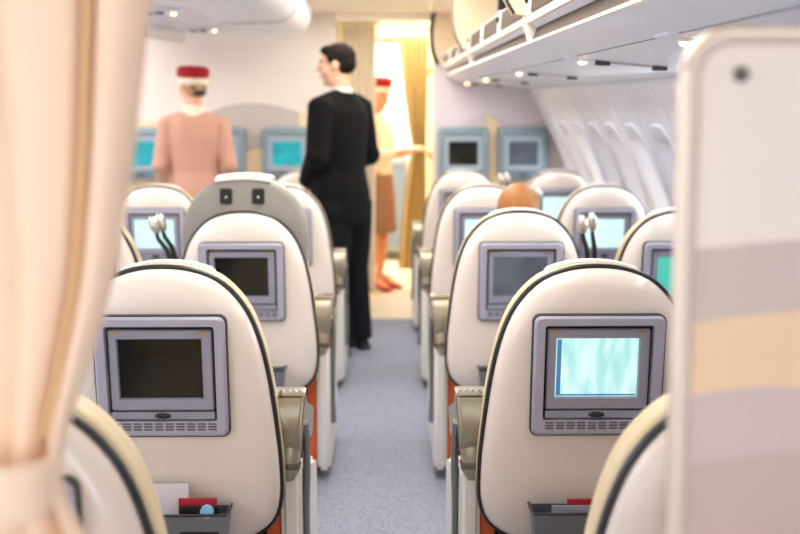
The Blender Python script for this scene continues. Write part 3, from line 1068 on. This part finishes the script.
def pleat(u, z, xl, xr):
    gather = 1 - min(1, abs(z - 1.06) / .45)
    u2 = 1 - u
    # last lobe (next to the free edge) is the wide pale one
    for k in range(len(FOLD) - 1):
        if FOLD[k] <= u <= FOLD[k + 1] + 1e-9:
            w = FOLD[k + 1] - FOLD[k]
            s = (u - FOLD[k]) / w
            break
    amp = .030 * (1 - .35 * gather)
    if k < len(FOLD) - 2:
        amp *= .45
    y = -amp * math.sin(PI * s) ** .7 + .006 * math.sin(5 * u + z * 2)
    cr = abs(u - FOLD[-2]) * (xr - xl)
    y += .06 * math.exp(-(cr / .006) ** 2) * (1 - .8 * gather)
    x = xl + (xr - xl) * u
    y += .004 * gather * math.sin(30 * u + 6 * z)
    return (x, y - .03 * gather, z)
zs = [2.1 - (2.1 - .05) * k / 150 for k in range(151)]
b = curtain_grid(pleat, zs=zs)
cl = obj('curtain_cloth', b, curt_m, t, smooth=80)
md = cl.modifiers.new('thick', 'SOLIDIFY'); md.thickness = .003
md = cl.modifiers.new('sub', 'SUBSURF'); md.levels = 1; md.render_levels = 1
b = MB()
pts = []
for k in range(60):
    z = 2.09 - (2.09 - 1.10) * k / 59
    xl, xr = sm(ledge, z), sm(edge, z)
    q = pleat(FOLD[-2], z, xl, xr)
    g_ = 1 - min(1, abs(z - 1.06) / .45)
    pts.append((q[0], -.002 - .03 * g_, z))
b.tube(pts, [(.0034, .003)] * len(pts), 8, side=(1, 0, 0))  # thin tube laid in the fold to paint its dark crease line
obj('crease_shade_strip', b, crease_shade_m, t, smooth=60)['label'] = 'tan strip colouring the shaded crease of the curtain fold'
# tie band
b = MB()
rg = []
for z, g in ((1.087, .0), (1.085, .004), (1.065, .006), (1.037, .004), (1.035, .0)):
    r_ = []
    for k in range(40):
        a = 2 * PI * k / 40
        xc, hw = -.374, .070 + g
        r_.append((xc + hw * math.copysign(abs(math.cos(a)) ** .6, math.cos(a)), -.035 + (.05 + g) * math.copysign(abs(math.sin(a)) ** .8, math.sin(a)), z))
    rg.append(r_)
b.rings(rg, (False, False))
obj('tie_band', b, curt_m, t, smooth=60)
b = MB(); b.tube([(-1.0, 0, 2.112), (-.12, 0, 2.112)], .009, 10); obj('curtain_rail', b, pewter_m, t)

# ------------------------------------------------------------------ galley curtains
def hanging(name, label, m, loc, w_top, w_tie, w_bot, z_top, z_tie, z_bot, folds, amp, xoff=0.0):
    b = MB()
    nu, nz = 72, 40
    rows = []
    for j in range(nz + 1):
        z = z_top + (z_bot - z_top) * j / nz
        if z_tie is None:
            w = w_top + (w_bot - w_top) * j / nz; cx = 0
        elif z > z_tie:
            f = ((z - z_tie) / (z_top - z_tie)) ** .8; w = w_tie + (w_top - w_tie) * f; cx = xoff * (1 - f)
        else:
            f = ((z_tie - z) / (z_tie - z_bot)) ** .6; w = w_tie + (w_bot - w_tie) * f; cx = xoff * (1 - f)
        rows.append([(cx + w * (u / nu - .5), amp * math.sin(2 * PI * folds * u / nu + .3 * math.sin(z * 3)), z) for u in range(nu + 1)])
    vs = [[b.bm.verts.new(p) for p in r] for r in rows]
    for a_, c_ in zip(vs[:-1], vs[1:]):
        for i in range(nu):
            b.bm.faces.new([a_[i], a_[i + 1], c_[i + 1], c_[i]])
    t = thing(name, label, 'curtain', loc)
    c = obj('curtain_cloth', b, m, t, smooth=80)
    md = c.modifiers.new('thick', 'SOLIDIFY'); md.thickness = .004
    b = MB(); b.tube([(-w_top / 2 - .03, 0, z_top + .01), (w_top / 2 + .03, 0, z_top + .01)], .01, 10)
    obj('curtain_rail', b, pewter_m, t)
    if z_tie:
        b = MB(); b.tube([(xoff, 0, z_tie + .03), (xoff, 0, z_tie - .03)], [(w_tie / 2 + .01, amp + .01)] * 2, 20, side=(1, 0, 0)); obj('tie_band', b, m, t)
    return t
hanging('galley_curtain', 'straight beige curtain hanging behind the man in black', beigecurt_m, (-.215, YB + .12, 0), .30, .27, .27, 2.06, None, .04, 6, .03)
hanging('galley_curtain', 'yellow curtain gathered and tied at the right of the galley doorway', yellowcurt_m, (.245, 10.0, 0), .26, .11, .25, 2.06, 1.10, .05, 5, .035, xoff=.055)

# ------------------------------------------------------------------ galley
b = MB(); b.box(-1.2, 1.3, 11.8, 11.86, 0, 2.13)
struct('wall_galley_back', b, galley_m)
b = MB(); b.box(-1.26, -1.2, 8.65, 11.8, 0, 2.13)
struct('wall_galley_left', b, galley_m)
b = MB(); b.box(1.3, 1.36, 8.65, 11.8, 0, 2.13)
struct('wall_galley_right', b, galley_m)
t = thing('galley_cabinet', 'tall cream galley cabinet with brass latches right of the doorway', 'cabinet', (.375, 8.7, 0))
b = MB(); b.box(0, .8, 0, 1.0, 0, 2.12, .006); obj('body', b, galley_m, t)
for k in range(3):
    z0 = .1 + k * .66
    b = MB(); b.box(-.014, .0, .04, .47, z0, z0 + .62, .004); d = obj('door', b, mat('cabinet_door_yellow', (240, 216, 160), rough=.4), t)
    b = MB(); b.box(-.03, -.014, .2, .25, z0 + .28, z0 + .34, .003); obj('latch', b, brass_m, d)
    b = MB(); b.box(-.014, .0, .53, .96, z0, z0 + .62, .004); d = obj('door', b, MATS['cabinet_door_yellow'], t)
    b = MB(); b.box(-.03, -.014, .7, .75, z0 + .28, z0 + .34, .003); obj('latch', b, brass_m, d)
t = thing('galley_counter', 'galley unit with white cupboard doors at the far end', 'cabinet', (0, 11.35, 0))
b = MB(); b.box(-1.15, .34, .1, .44, 0, 2.1, .004); obj('body', b, galley_m, t)
for i, (x0, x1) in enumerate(((-.62, -.28), (-.26, .04), (.06, .32))):
    for z0, z1 in ((.06, .82), (.9, 1.26), (1.3, 1.98)):
        b = MB(); b.box(x0, x1, .085, .10, z0, z1, .004); d = obj('door', b, mat('galley_door_white', (244, 240, 232), rough=.4), t)
        b = MB(); b.box(x1 - .05, x1 - .02, .07, .085, (z0 + z1) / 2 - .03, (z0 + z1) / 2 + .03, .003); obj('handle', b, brass_m, d)
t = thing('galley_trolley', 'blue grey galley trolley on the floor behind the far attendant', 'trolley', (.06, 11.0, 0))
b = MB(); b.box(-.15, .15, 0, .4, .09, .98, .01); obj('body', b, steel_m, t)
b = MB(); b.box(-.13, .13, -.012, 0, .14, .92, .006); obj('door', b, mat('trolley_blue', (120, 132, 148), rough=.4), t)
b = MB(); b.tube([(-.1, -.03, .95), (.1, -.03, .95)], .01, 8); b.box(-.1, -.09, -.03, 0, .945, .955); b.box(.09, .1, -.03, 0, .945, .955); obj('handle', b, steel_m, t)
for x in (-.11, .11):
    for y in (.05, .35):
        b = MB(); b.cyl((x, y, .045), .045, .03, 'x'); obj('caster', b, black_m, t)

# door frame header over the doorway
b = MB(); b.box(-.36, .36, YB, YB + .05, 2.075, 2.13); struct('trim_30', b, galley_m)

# ------------------------------------------------------------------ PEOPLE
def remesh(mb, name, m, vox=.008, smooth=6, fac=.5):
    bmesh.ops.recalc_face_normals(mb.bm, faces=mb.bm.faces[:])
    me = bpy.data.meshes.new(name + '_raw'); mb.bm.to_mesh(me); mb.bm.free()
    o = bpy.data.objects.new('tmp', me); COL.objects.link(o)
    r = o.modifiers.new('r', 'REMESH'); r.mode = 'VOXEL'; r.voxel_size = vox
    s = o.modifiers.new('s', 'SMOOTH'); s.iterations = smooth; s.factor = fac
    bpy.context.view_layer.update()
    dg = bpy.context.evaluated_depsgraph_get()
    me2 = bpy.data.meshes.new_from_object(o.evaluated_get(dg))
    bpy.data.objects.remove(o)
    bpy.data.meshes.remove(me)
    me2.name = name
    me2.materials.clear(); me2.materials.append(m)
    for p in me2.polygons:
        p.use_smooth = True
    return me2

def lofts(b, secs, n=24):
    """secs: (z, cx, cy, rx, ry)"""
    b.rings([[(cx + rx * math.copysign(abs(math.cos(2 * PI * k / n)) ** .9, math.cos(2 * PI * k / n)), cy + ry * math.sin(2 * PI * k / n), z) for k in range(n)] for z, cx, cy, rx, ry in secs])

def hand(b, wr, d, palm_n, s=1.0, curl=.5, thumb=1):
    wr, d, nrm = Vector(wr), Vector(d).normalized(), Vector(palm_n)
    nrm = (nrm - d * nrm.dot(d)).normalized()
    side = d.cross(nrm).normalized() * thumb        # thumb side
    b.tube([wr - d * .03 * s, wr, wr + d * .03 * s, wr + d * .075 * s, wr + d * .092 * s], [(.026 * s, .02 * s), (.027 * s, .019 * s), (.036 * s, .017 * s), (.041 * s, .015 * s), (.036 * s, .011 * s)], 14, side=side)
    for k, (off, ln) in enumerate(((.029, .072), (.010, .080), (-.010, .074), (-.028, .058))):
        p = wr + d * .08 * s + side * off * s
        pts, dd = [p], d.copy()
        for j, f in enumerate((.45, .32, .23)):
            ang = curl * (.5 + .25 * j)
            dd = (dd * math.cos(ang) + nrm * math.sin(ang)).normalized()
            pts.append(pts[-1] + dd * ln * f * s)
        b.tube(pts, [.0095 * s, .009 * s, .0082 * s, .0062 * s], 8)
        b.ell(pts[-1], (.006 * s,) * 3, 8)
    p = wr + d * .018 * s + side * .024 * s
    d1 = (d * .75 + side * .6 + nrm * .25).normalized()
    d2 = (d * .95 + side * .15 + nrm * .3).normalized()
    b.tube([p, p + d1 * .04 * s, p + d1 * .04 * s + d2 * .03 * s, p + d1 * .04 * s + d2 * .052 * s], [.013 * s, .011 * s, .0098 * s, .007 * s], 8)

def head_shapes(b, M, s=1.0):
    """head with chin at z=0, crown at .235, face towards +Y, transformed by M"""
    hb = MB()
    hb.ell((0, -.012, .150), (.076, .096, .086), 28)
    hb.ell((0, .022, .085), (.060, .066, .078), 24)
    hb.ell((0, .052, .022), (.030, .030, .024), 16)
    hb.ell((0, .02, .045), (.052, .055, .045), 20)
    hb.tube([(0, .078, .142), (0, .094, .118), (0, .108, .096), (0, .095, .084)], [.009, .012, .0155, .009], 10)
    hb.ell((-.012, .092, .09), (.008, .009, .007), 8); hb.ell((.012, .092, .09), (.008, .009, .007), 8)
    hb.ell((0, .079, .06), (.024, .012, .0065), 12); hb.ell((0, .078, .05), (.021, .012, .007), 12)
    hb.ell((0, .072, .150), (.052, .016, .010), 14)
    hb.ell((-.045, .052, .09), (.022, .022, .024), 12); hb.ell((.045, .052, .09), (.022, .022, .024), 12)
    for sx in (-1, 1):
        hb.ell((sx * .080, -.006, .112), (.010, .020, .032), 14, Matrix.Rotation(R(sx * 14), 3, 'Z'))
    hb.tube([(0, -.03, -.075), (0, -.024, -.02), (0, -.016, .06)], [(.056, .058), (.053, .055), (.054, .06)], 18, side=(1, 0, 0))
    b.merge(hb.bm, M @ Matrix.Scale(s, 4))

def face_parts(t, M, s=1.0, lips=None, brow=None):
    MM = M @ Matrix.Scale(s, 4)
    for sx in (-1, 1):
        b = MB(); q = MB(); q.ell((sx * .031, .072, .124), (.013, .010, .0075), 14); b.merge(q.bm, MM)
        e = obj('eye', b, eye_m, t)
        b = MB(); q = MB(); q.ell((sx * .031, .080, .124), (.0055, .004, .0058), 12); b.merge(q.bm, MM)
        obj('iris', b, iris_m, e)
        b = MB(); q = MB(); q.tube([(sx * .012, .086, .141), (sx * .03, .084, .147), (sx * .05, .07, .142)], [.0035, .0045, .003], 8); b.merge(q.bm, MM)
        obj('eyebrow', b, brow or hair_m, t)
    b = MB(); q = MB(); q.tube([(-.024, .078, .055), (-.01, .089, .0555), (0, .091, .055), (.01, .089, .0555), (.024, .078, .055)], [(.002, .003), (.005, .005), (.005, .0055), (.005, .005), (.002, .003)], 8); b.merge(q.bm, MM)
    obj('mouth', b, lips or lip_m, t)

def headM(pos, yaw=0, pitch=0, roll=0):
    return Matrix.Translation(pos) @ Matrix.Rotation(R(yaw), 4, 'Z') @ Matrix.Rotation(R(pitch), 4, 'X') @ Matrix.Rotation(R(roll), 4, 'Y')

def limb(b, pts, rr, n=16):
    b.tube(pts, rr, n)

def leg_pts(hip, knee, ank):
    hip, knee, ank = Vector(hip), Vector(knee), Vector(ank)
    return [hip, hip.lerp(knee, .35), hip.lerp(knee, .75), knee, knee.lerp(ank, .3), knee.lerp(ank, .65), ank]
LEGR = [.082, .078, .062, .054, .055, .044, .036]
def foot(b, ank, fdir, s=1.0, heel=0.0, grow=0.0):
    a = Vector(ank); f = Vector(fdir).normalized()
    z = heel
    g = grow
    b.tube([a + Vector((0, 0, .0)), Vector((a.x, a.y, .05 + z)) - f * .01], [.036 + g, .034 + g], 12)
    b.tube([Vector((a.x, a.y, .038 + z)) - f * .06, Vector((a.x, a.y, .042 + z)) - f * .02, Vector((a.x, a.y, .040 + z * .8)) + f * .06, Vector((a.x, a.y, .028 + z * .15)) + f * .13, Vector((a.x, a.y, .022)) + f * .18],
           [(.026 + g, .030), (.034 + g, .036), (.038 + g, .034), (.044 + g, .024), (.03 + g, .016)], 14, side=Vector((0, 0, 1)).cross(f))

# ---- the man in the black suit: faces left and away, hands clasped in front
man = thing('person', 'person in a black suit with short dark hair standing in the aisle, looking left', 'person', (-.262, 6.68, 0), R(56))
HM = headM((0.0, .015, 1.555), yaw=26, pitch=-3)
JO = dict(shl=(-.185, -.01, 1.44), shr=(.185, -.01, 1.44), ell=(-.255, -.03, 1.16), elr=(.255, -.03, 1.16), wrl=(-.06, .20, 1.0), wrr=(.06, .205, .985))
b = MB()
head_shapes(b, HM)
lofts(b, [(.84, 0, 0, .13, .10), (.95, 0, 0, .16, .115), (1.1, 0, 0, .14, .10), (1.3, 0, 0, .165, .11), (1.42, 0, -.01, .17, .09), (1.485, 0, -.02, .08, .06), (1.52, 0, -.018, .055, .055)])
for s, e, w in (('shl', 'ell', 'wrl'), ('shr', 'elr', 'wrr')):
    S, E, W = Vector(JO[s]), Vector(JO[e]), Vector(JO[w])
    limb(b, [S, S.lerp(E, .5), E, E.lerp(W, .4), W], [.048, .043, .038, .035, .026])
hand(b, JO['wrl'], (.5, .35, -.75), (.3, -.9, 0), 1.0, .5, thumb=-1)
hand(b, JO['wrr'], (-.45, .35, -.8), (-.3, -.9, 0), 1.0, .5, thumb=1)
HL, HR_, KL, KR, AL, AR = (-.085, -.02, .9), (.105, -.02, .9), (-.085, -.01, .49), (.13, .0, .49), (-.08, -.045, .09), (.145, -.03, .09)
for h, k, a in ((HL, KL, AL), (HR_, KR, AR)):
    limb(b, leg_pts(h, k, a), LEGR)
foot(b, AL, (-.15, 1, 0)); foot(b, AR, (.2, 1, 0))
link('body', remesh(b, 'person_body', skin_m, .0075, 4), man)
face_parts(man, HM)
b = MB()
lofts(b, [(.765, 0, -.005, .20, .15), (.80, 0, -.005, .205, .155), (.95, 0, -.005, .20, .15), (1.08, 0, 0, .178, .13), (1.2, 0, 0, .19, .132), (1.32, 0, 0, .205, .135), (1.41, 0, -.01, .205, .118), (1.455, 0, -.018, .165, .09), (1.495, 0, -.02, .09, .075), (1.52, 0, -.02, .072, .068)])
for s, e, w in (('shl', 'ell', 'wrl'), ('shr', 'elr', 'wrr')):
    S, E, W = Vector(JO[s]), Vector(JO[e]), Vector(JO[w])
    limb(b, [S + Vector((0, 0, .0)), S.lerp(E, .5), E, E.lerp(W, .5), W.lerp(E, .04)], [.078, .072, .068, .06, .048])
    b.ell(S + Vector((0, 0, -.005)), (.080, .080, .062), 18)
    b.tube([S + Vector((0, -.01, .02)), (0, -.02, 1.50)], [.045, .05], 14)
    b.ell(E, (.068, .068, .07), 16)
jk = link('jacket', remesh(b, 'jacket', suit_m, .009, 8), man)
b = MB(); lofts(b, [(1.50, 0, -.018, .066, .064), (1.545, 0, -.016, .062, .062), (1.545, 0, -.016, .056, .056), (1.50, 0, -.018, .058, .056)])
obj('shirt_collar', b, shirt_m, man)
b = MB()
lofts(b, [(.74, 0, 0, .165, .11), (.85, 0, 0, .172, .12), (.97, 0, 0, .165, .115)])
TR = [.115, .112, .100, .090, .086, .083, .080]
for h, k, a in ((HL, KL, AL), (HR_, KR, AR)):
    limb(b, leg_pts(h, k, Vector(a) + Vector((0, 0, -.03))), TR)
link('trousers', remesh(b, 'trousers', trouser_m, .009, 5), man)
for a, f in ((AL, (-.15, 1, 0)), (AR, (.2, 1, 0))):
    b = MB(); foot(b, a, f, grow=.006); b.box(a[0] - .035, a[0] + .035, a[1] - .07, a[1] - .01, 0, .02)
    link('shoe', remesh(b, 'shoe', shoe_m, .007, 3), man)
b = MB(); q = MB()
q.ell((0, -.022, .165), (.082, .098, .080), 28)
q.ell((0, -.055, .125), (.074, .066, .065), 24)
q.ell((0, .035, .205), (.060, .052, .030), 20)
for sx in (-1, 1):
    q.ell((sx * .071, .0, .150), (.014, .040, .030), 12)
b.merge(q.bm, HM)
link('hair', remesh(b, 'hair', hair_m, .006, 3), man)

def woman(label, loc, rz, HMx, JO, skin, jacket_m, skirt_m, hairm, top_name, sections, skirt_secs, shoe, scale=1.0, hat=True, handdir=None, wrist_z=0, sleeve=(.062, .055, .05, .045, .038), netc=True, hatroll=0):
    t = thing('person', label, 'person', loc, R(rz))
    b = MB()
    head_shapes(b, HMx, 1.0)
    lofts(b, [(.82, 0, 0, .13, .10), (.92, 0, 0, .155, .115), (1.06, 0, 0, .12, .09), (1.2, 0, 0, .135, .1), (1.32, 0, -.01, .145, .085), (1.39, 0, -.02, .07, .055), (1.43, 0, -.02, .046, .048)])
    for s in ('l', 'r'):
        S, E, W = Vector(JO['sh' + s]), Vector(JO['el' + s]), Vector(JO['wr' + s])
        limb(b, [S, S.lerp(E, .5), E, E.lerp(W, .4), W], [.04, .036, .032, .03, .022])
        d = Vector(handdir[s]) if handdir else (W - E)
        hand(b, W, d, Vector((0, -.2, 1)) if handdir else Vector((1 if s == 'l' else -1, 0, 0)), .9, .25, thumb=(-1 if s == 'l' else 1))
    for sx in (-1, 1):
        a = (sx * .07, -.01, .13)
        limb(b, leg_pts((sx * .085, 0, .86), (sx * .075, .015, .48), a), [.08, .075, .058, .049, .052, .04, .028])
        foot(b, a, (sx * .1, 1, 0), heel=.05)
    link('body', remesh(b, 'person_body', skin, .0075, 4), t)
    face_parts(t, HMx, 1.0, brow=hairm)
    b = MB(); lofts(b, sections)
    for s in ('l', 'r'):
        S, E, W = Vector(JO['sh' + s]), Vector(JO['el' + s]), Vector(JO['wr' + s])
        limb(b, [S, S.lerp(E, .5), E, E.lerp(W, .5), W.lerp(E, .05)], list(sleeve))
        b.ell(S + Vector((0, 0, -.006)), (.064, .066, .055), 16)
        b.tube([S + Vector((0, -.008, .012)), (0, -.02, 1.385)], [.042, .045], 14)
        b.ell(E, (.055, .055, .055), 14)
    link(top_name, remesh(b, top_name, jacket_m, .009, 7), t)
    b = MB(); lofts(b, skirt_secs); link('skirt', remesh(b, 'skirt', skirt_m, .009, 4), t)
    for sx in (-1, 1):
        b = MB(); a = (sx * .07, -.01, .13)
        q = Vector((sx * .1, 1, 0)).normalized()
        c = Vector((a[0], a[1], 0))
        b.tube([c - q * .065 + Vector((0, 0, .08)), c - q * .02 + Vector((0, 0, .078)), c + q * .06 + Vector((0, 0, .05)), c + q * .13 + Vector((0, 0, .03)), c + q * .19 + Vector((0, 0, .018))], [(.03, .026), (.038, .024), (.042, .03), (.05, .028), (.032, .015)], 14, side=Vector((0, 0, 1)).cross(q))
        b.tube([c - q * .05 + Vector((0, 0, .08)), c - q * .055 + Vector((0, 0, .002))], [.02, .01], 10)
        link('shoe', remesh(b, 'shoe', shoe, .006, 2), t)
    MM = HMx @ Matrix.Scale(1.0, 4)
    b = MB(); q = MB()
    q.ell((0, -.02, .158), (.083, .097, .084), 28)
    q.ell((0, -.05, .115), (.070, .062, .062), 24)
    b.merge(q.bm, MM)
    hr = link('hair', remesh(b, 'hair', hairm, .006, 3), t)
    b = MB(); q = MB(); q.ell((0.0, -.112, .088), (.042, .032, .034), 18); b.merge(q.bm, MM)
    link('hair_bun', remesh(b, 'hair_bun', hairm, .006, 2), t)
    if netc:
        b = MB(); q = MB()
        q.ell((0.0, -.117, .082), (.044, .030, .026), 18)
        q.tube([(-.05, -.095, .112), (-.03, -.116, .112), (0, -.124, .112), (.03, -.116, .112), (.05, -.095, .112)], .007, 8)
        b.merge(q.bm, MM); obj('hair_net', b, net_m, t)
    # pillbox hat with pale band
    HMt = MM @ Matrix.Translation((0, -.012, .185)) @ Matrix.Rotation(R(hatroll), 4, 'Y') @ Matrix.Rotation(R(8), 4, 'X') @ Matrix.Scale(1.13, 4)
    b = MB(); q = MB()
    q.rings([[(r_ * .92 * math.cos(2 * PI * k / 32), r_ * 1.05 * math.sin(2 * PI * k / 32), z) for k in range(32)] for z, r_ in ((.0, .088), (.004, .094), (.035, .098), (.052, .095), (.064, .08), (.068, .05), (.069, .01))])
    b.merge(q.bm, HMt); obj('hat', b, red_m, t, smooth=60)
    b = MB(); q = MB()
    q.rings([[(r_ * .92 * math.cos(2 * PI * k / 32), r_ * 1.05 * math.sin(2 * PI * k / 32), z) for k in range(32)] for z, r_ in ((-.036, .086), (-.034, .09), (.0, .0925), (.004, .09))])
    b.merge(q.bm, HMt); obj('hat_band', b, cream_m, t, smooth=60)
    return t

# ---- flight attendant with her back to us
JA = dict(shl=(-.168, -.01, 1.335), shr=(.168, -.01, 1.335), ell=(-.215, -.04, 1.07), elr=(.215, -.04, 1.07), wrl=(-.19, .10, .86), wrr=(.19, .10, .86))
jac = [(.80, 0, 0, .185, .135), (.90, 0, 0, .178, .13), (1.02, 0, 0, .148, .11), (1.14, 0, 0, .158, .118), (1.25, 0, -.005, .176, .122), (1.33, 0, -.012, .178, .105), (1.375, 0, -.02, .135, .08), (1.405, 0, -.022, .08, .066), (1.425, 0, -.022, .062, .06)]
w1 = woman('person in a rose-beige jacket and red hat, back turned, left of the aisle', (-1.24, 7.55, 0), 6, headM((0, -.005, 1.442), yaw=24, pitch=-4), JA, skin_m, pink_m, pink_m, blond_m, 'jacket', jac,
           [(.50, 0, 0, .17, .125), (.7, 0, 0, .182, .13), (.9, 0, 0, .172, .122)], redshoe_m)
w1.scale = (1.02, 1.0, 1.0)
b = MB(); lofts(b, [(1.385, 0, -.022, .085, .075), (1.42, 0, -.02, .072, .068), (1.455, 0, -.018, .064, .062), (1.455, 0, -.018, .05, .05), (1.385, 0, -.022, .055, .055)]); obj('neck_scarf', b, cream_m, w1)

# ---- flight attendant in the galley, turned to the right with a tray
JB = dict(shl=(-.165, -.01, 1.335), shr=(.165, -.01, 1.335), ell=(-.20, .02, 1.08), elr=(.20, .02, 1.08), wrl=(-.10, .235, 1.10), wrr=(.10, .235, 1.10))
w2 = woman('person in cream blouse, brown skirt and red hat standing in the galley', (-.07, 9.16, 0), -118, headM((0, .01, 1.43), yaw=-28, pitch=-14), JB, skin2_m, cream_m, brown_m, hair_m, 'blouse',
           [(.90, 0, 0, .150, .118), (1.0, 0, 0, .138, .108), (1.14, 0, 0, .152, .115), (1.25, 0, -.005, .17, .12), (1.33, 0, -.012, .172, .1), (1.375, 0, -.02, .13, .078), (1.41, 0, -.022, .07, .062)],
           [(.46, 0, 0, .19, .15), (.7, 0, 0, .185, .14), (.93, 0, 0, .15, .118)], redshoe_m, handdir={'l': (.1, 1, 0), 'r': (-.1, 1, 0)}, netc=False)
wm = Matrix.Translation((-.07, 9.16, 0)) @ Matrix.Rotation(R(-118), 4, 'Z')
p = wm @ Vector((0, .34, 1.125))
t = thing('serving_tray', 'small white tray in the hands of the galley attendant', 'tray', p, R(-118))
b = MB(); b.rings([[(x, y, z) for x, y in rrect(-w_, w_, -d_, d_, .02)] for z, w_, d_ in ((0, .09, .06), (.012, .1, .07), (.014, .098, .068), (.004, .088, .058))]); obj('tray_base', b, shirt_m, t)
tag(obj('napkin', (lambda q: (q.box(-.05, .05, -.035, .035, 0, .02, .004), q)[1])(MB()), linen_m, loc=(p.x, p.y, p.z + .006)), 'folded white napkin on the attendant tray', 'napkin')

# ---- seated passenger: only the crown of the head shows
pas = thing('person', 'seated person, only auburn hair visible above a cream seat', 'person', (.528, Y[2] + .42, 0), 0)
HP = headM((.0, .035, .876), yaw=0, pitch=0)
b = MB()
head_shapes(b, HP, .95)
lofts(b, [(.47, 0, .03, .15, .10), (.6, 0, .02, .14, .10), (.72, 0, .01, .15, .10), (.8, 0, .01, .14, .085), (.835, 0, .015, .07, .055), (.87, 0, .015, .05, .05)])
for sx in (-1, 1):
    limb(b, [(sx * .15, .01, .78), (sx * .18, .03, .64), (sx * .185, .08, .55), (sx * .15, .2, .535), (sx * .11, .28, .53)], [.04, .038, .034, .03, .024])
    hand(b, (sx * .11, .28, .535), (-sx * .25, 1, -.02), (0, 0, -1), .9, .3, thumb=-sx)
    limb(b, [(sx * .085, .05, .50), (sx * .09, .2, .525), (sx * .09, .33, .52), (sx * .09, .43, .48), (sx * .09, .455, .3), (sx * .09, .46, .11)], [.075, .07, .06, .052, .047, .034])
    foot(b, (sx * .09, .46, .10), (0, 1, 0))
link('body', remesh(b, 'person_body', skin_m, .0075, 4), pas)
face_parts(pas, HP, .95, brow=auburn_m)
b = MB()
lofts(b, [(.47, 0, .03, .165, .115), (.6, 0, .02, .155, .115), (.72, 0, .01, .165, .115), (.8, 0, .01, .155, .095), (.84, 0, .015, .08, .065)])
for sx in (-1, 1):
    limb(b, [(sx * .15, .01, .78), (sx * .18, .03, .64), (sx * .185, .08, .56), (sx * .15, .2, .54), (sx * .12, .26, .535)], [.056, .052, .048, .042, .036])
link('sweater', remesh(b, 'sweater', jersey_m, .009, 5), pas)
b = MB()
for sx in (-1, 1):
    limb(b, [(sx * .08, .04, .50), (sx * .09, .2, .53), (sx * .09, .33, .525), (sx * .09, .44, .48), (sx * .09, .46, .3), (sx * .09, .465, .12)], [.088, .082, .072, .066, .06, .054])
link('trousers', remesh(b, 'trousers', trouser_m, .009, 4), pas)
for sx in (-1, 1):
    b = MB(); foot(b, (sx * .09, .46, .10), (0, 1, 0), grow=.006); link('shoe', remesh(b, 'shoe', shoe_m, .007, 3), pas)
b = MB(); q = MB()
q.ell((0, -.018, .162), (.089, .104, .100), 30)
q.ell((0, -.06, .09), (.078, .06, .09), 24)
q.tube([(0, -.06, .1), (0, -.075, .02), (0, -.075, -.04)], [(.075, .045), (.07, .035), (.05, .02)], 16, side=(1, 0, 0))
b.merge(q.bm, HP @ Matrix.Scale(.95, 4))
link('hair', remesh(b, 'hair', auburn_m, .006, 3), pas)

# ------------------------------------------------------------------ LIGHT
def area(name, loc, rot, sx, sy, power, col):
    l = bpy.data.lights.new(name, 'AREA'); l.shape = 'RECTANGLE'; l.size = sx; l.size_y = sy; l.energy = power; l.color = col
    o = bpy.data.objects.new(name, l); COL.objects.link(o); o.location = loc; o.rotation_euler = rot
    o['category'] = 'lamp'; o['label'] = name.replace('_', ' ')
    return o
area('aisle_ceiling_light', (-.05, 5.0, 2.12), (0, 0, 0), .7, 6.4, 84, (1.0, .94, .86))
area('galley_ceiling_light', (-.1, 10.2, 2.11), (0, 0, 0), 1.2, 2.2, 85, (1.0, .93, .79))
area('window_side_added_fill', (.98, 5.0, 1.50), (0, R(25), 0), .1, 6.5, 17, (.94, .97, 1.0))  # added cool fill strip on the window side, no fixture there
area('left_cabin_ceiling_light', (-2.4, 5.0, 2.25), (0, 0, 0), 1.0, 6.5, 105, (1.0, .96, .90))

w = bpy.data.worlds.new('daylight'); scene.world = w; w.use_nodes = True
bg = w.node_tree.nodes['Background']
bg.inputs['Color'].default_value = (.92, .96, 1.0, 1)
wn = w.node_tree
gtc = wn.nodes.new('ShaderNodeTexCoord'); sx_ = wn.nodes.new('ShaderNodeSeparateXYZ'); mr_ = wn.nodes.new('ShaderNodeMapRange')
wn.links.new(gtc.outputs['Generated'], sx_.inputs['Vector']); wn.links.new(sx_.outputs['X'], mr_.inputs['Value'])
mr_.inputs['From Min'].default_value = .2; mr_.inputs['From Max'].default_value = .8
mr_.inputs['To Min'].default_value = 1.35; mr_.inputs['To Max'].default_value = 13.0
wn.links.new(mr_.outputs['Result'], bg.inputs['Strength'])

# ------------------------------------------------------------------ CAMERA
cd = bpy.data.cameras.new('camera'); cam = bpy.data.objects.new('camera', cd); COL.objects.link(cam)
cam.location = (0, 0, 1.39)
cam.rotation_euler = (R(90 - 7.53), 0, -math.atan(15 / 1150))
cd.lens = 1150 / 800 * 36
cd.sensor_width = 36
cd.clip_start = .02
cd.dof.use_dof = True
cd.dof.focus_distance = 2.62
cd.dof.aperture_fstop = 2.9
scene.camera = cam
vs_ = scene.view_settings
vs_.view_transform = 'Standard'; vs_.look = 'None'; vs_.gamma = 1; vs_.use_curve_mapping = False
vs_.exposure = 0.2
scene.cycles.use_denoising = True
scene.cycles.max_bounces = 10
scene.cycles.diffuse_bounces = 6
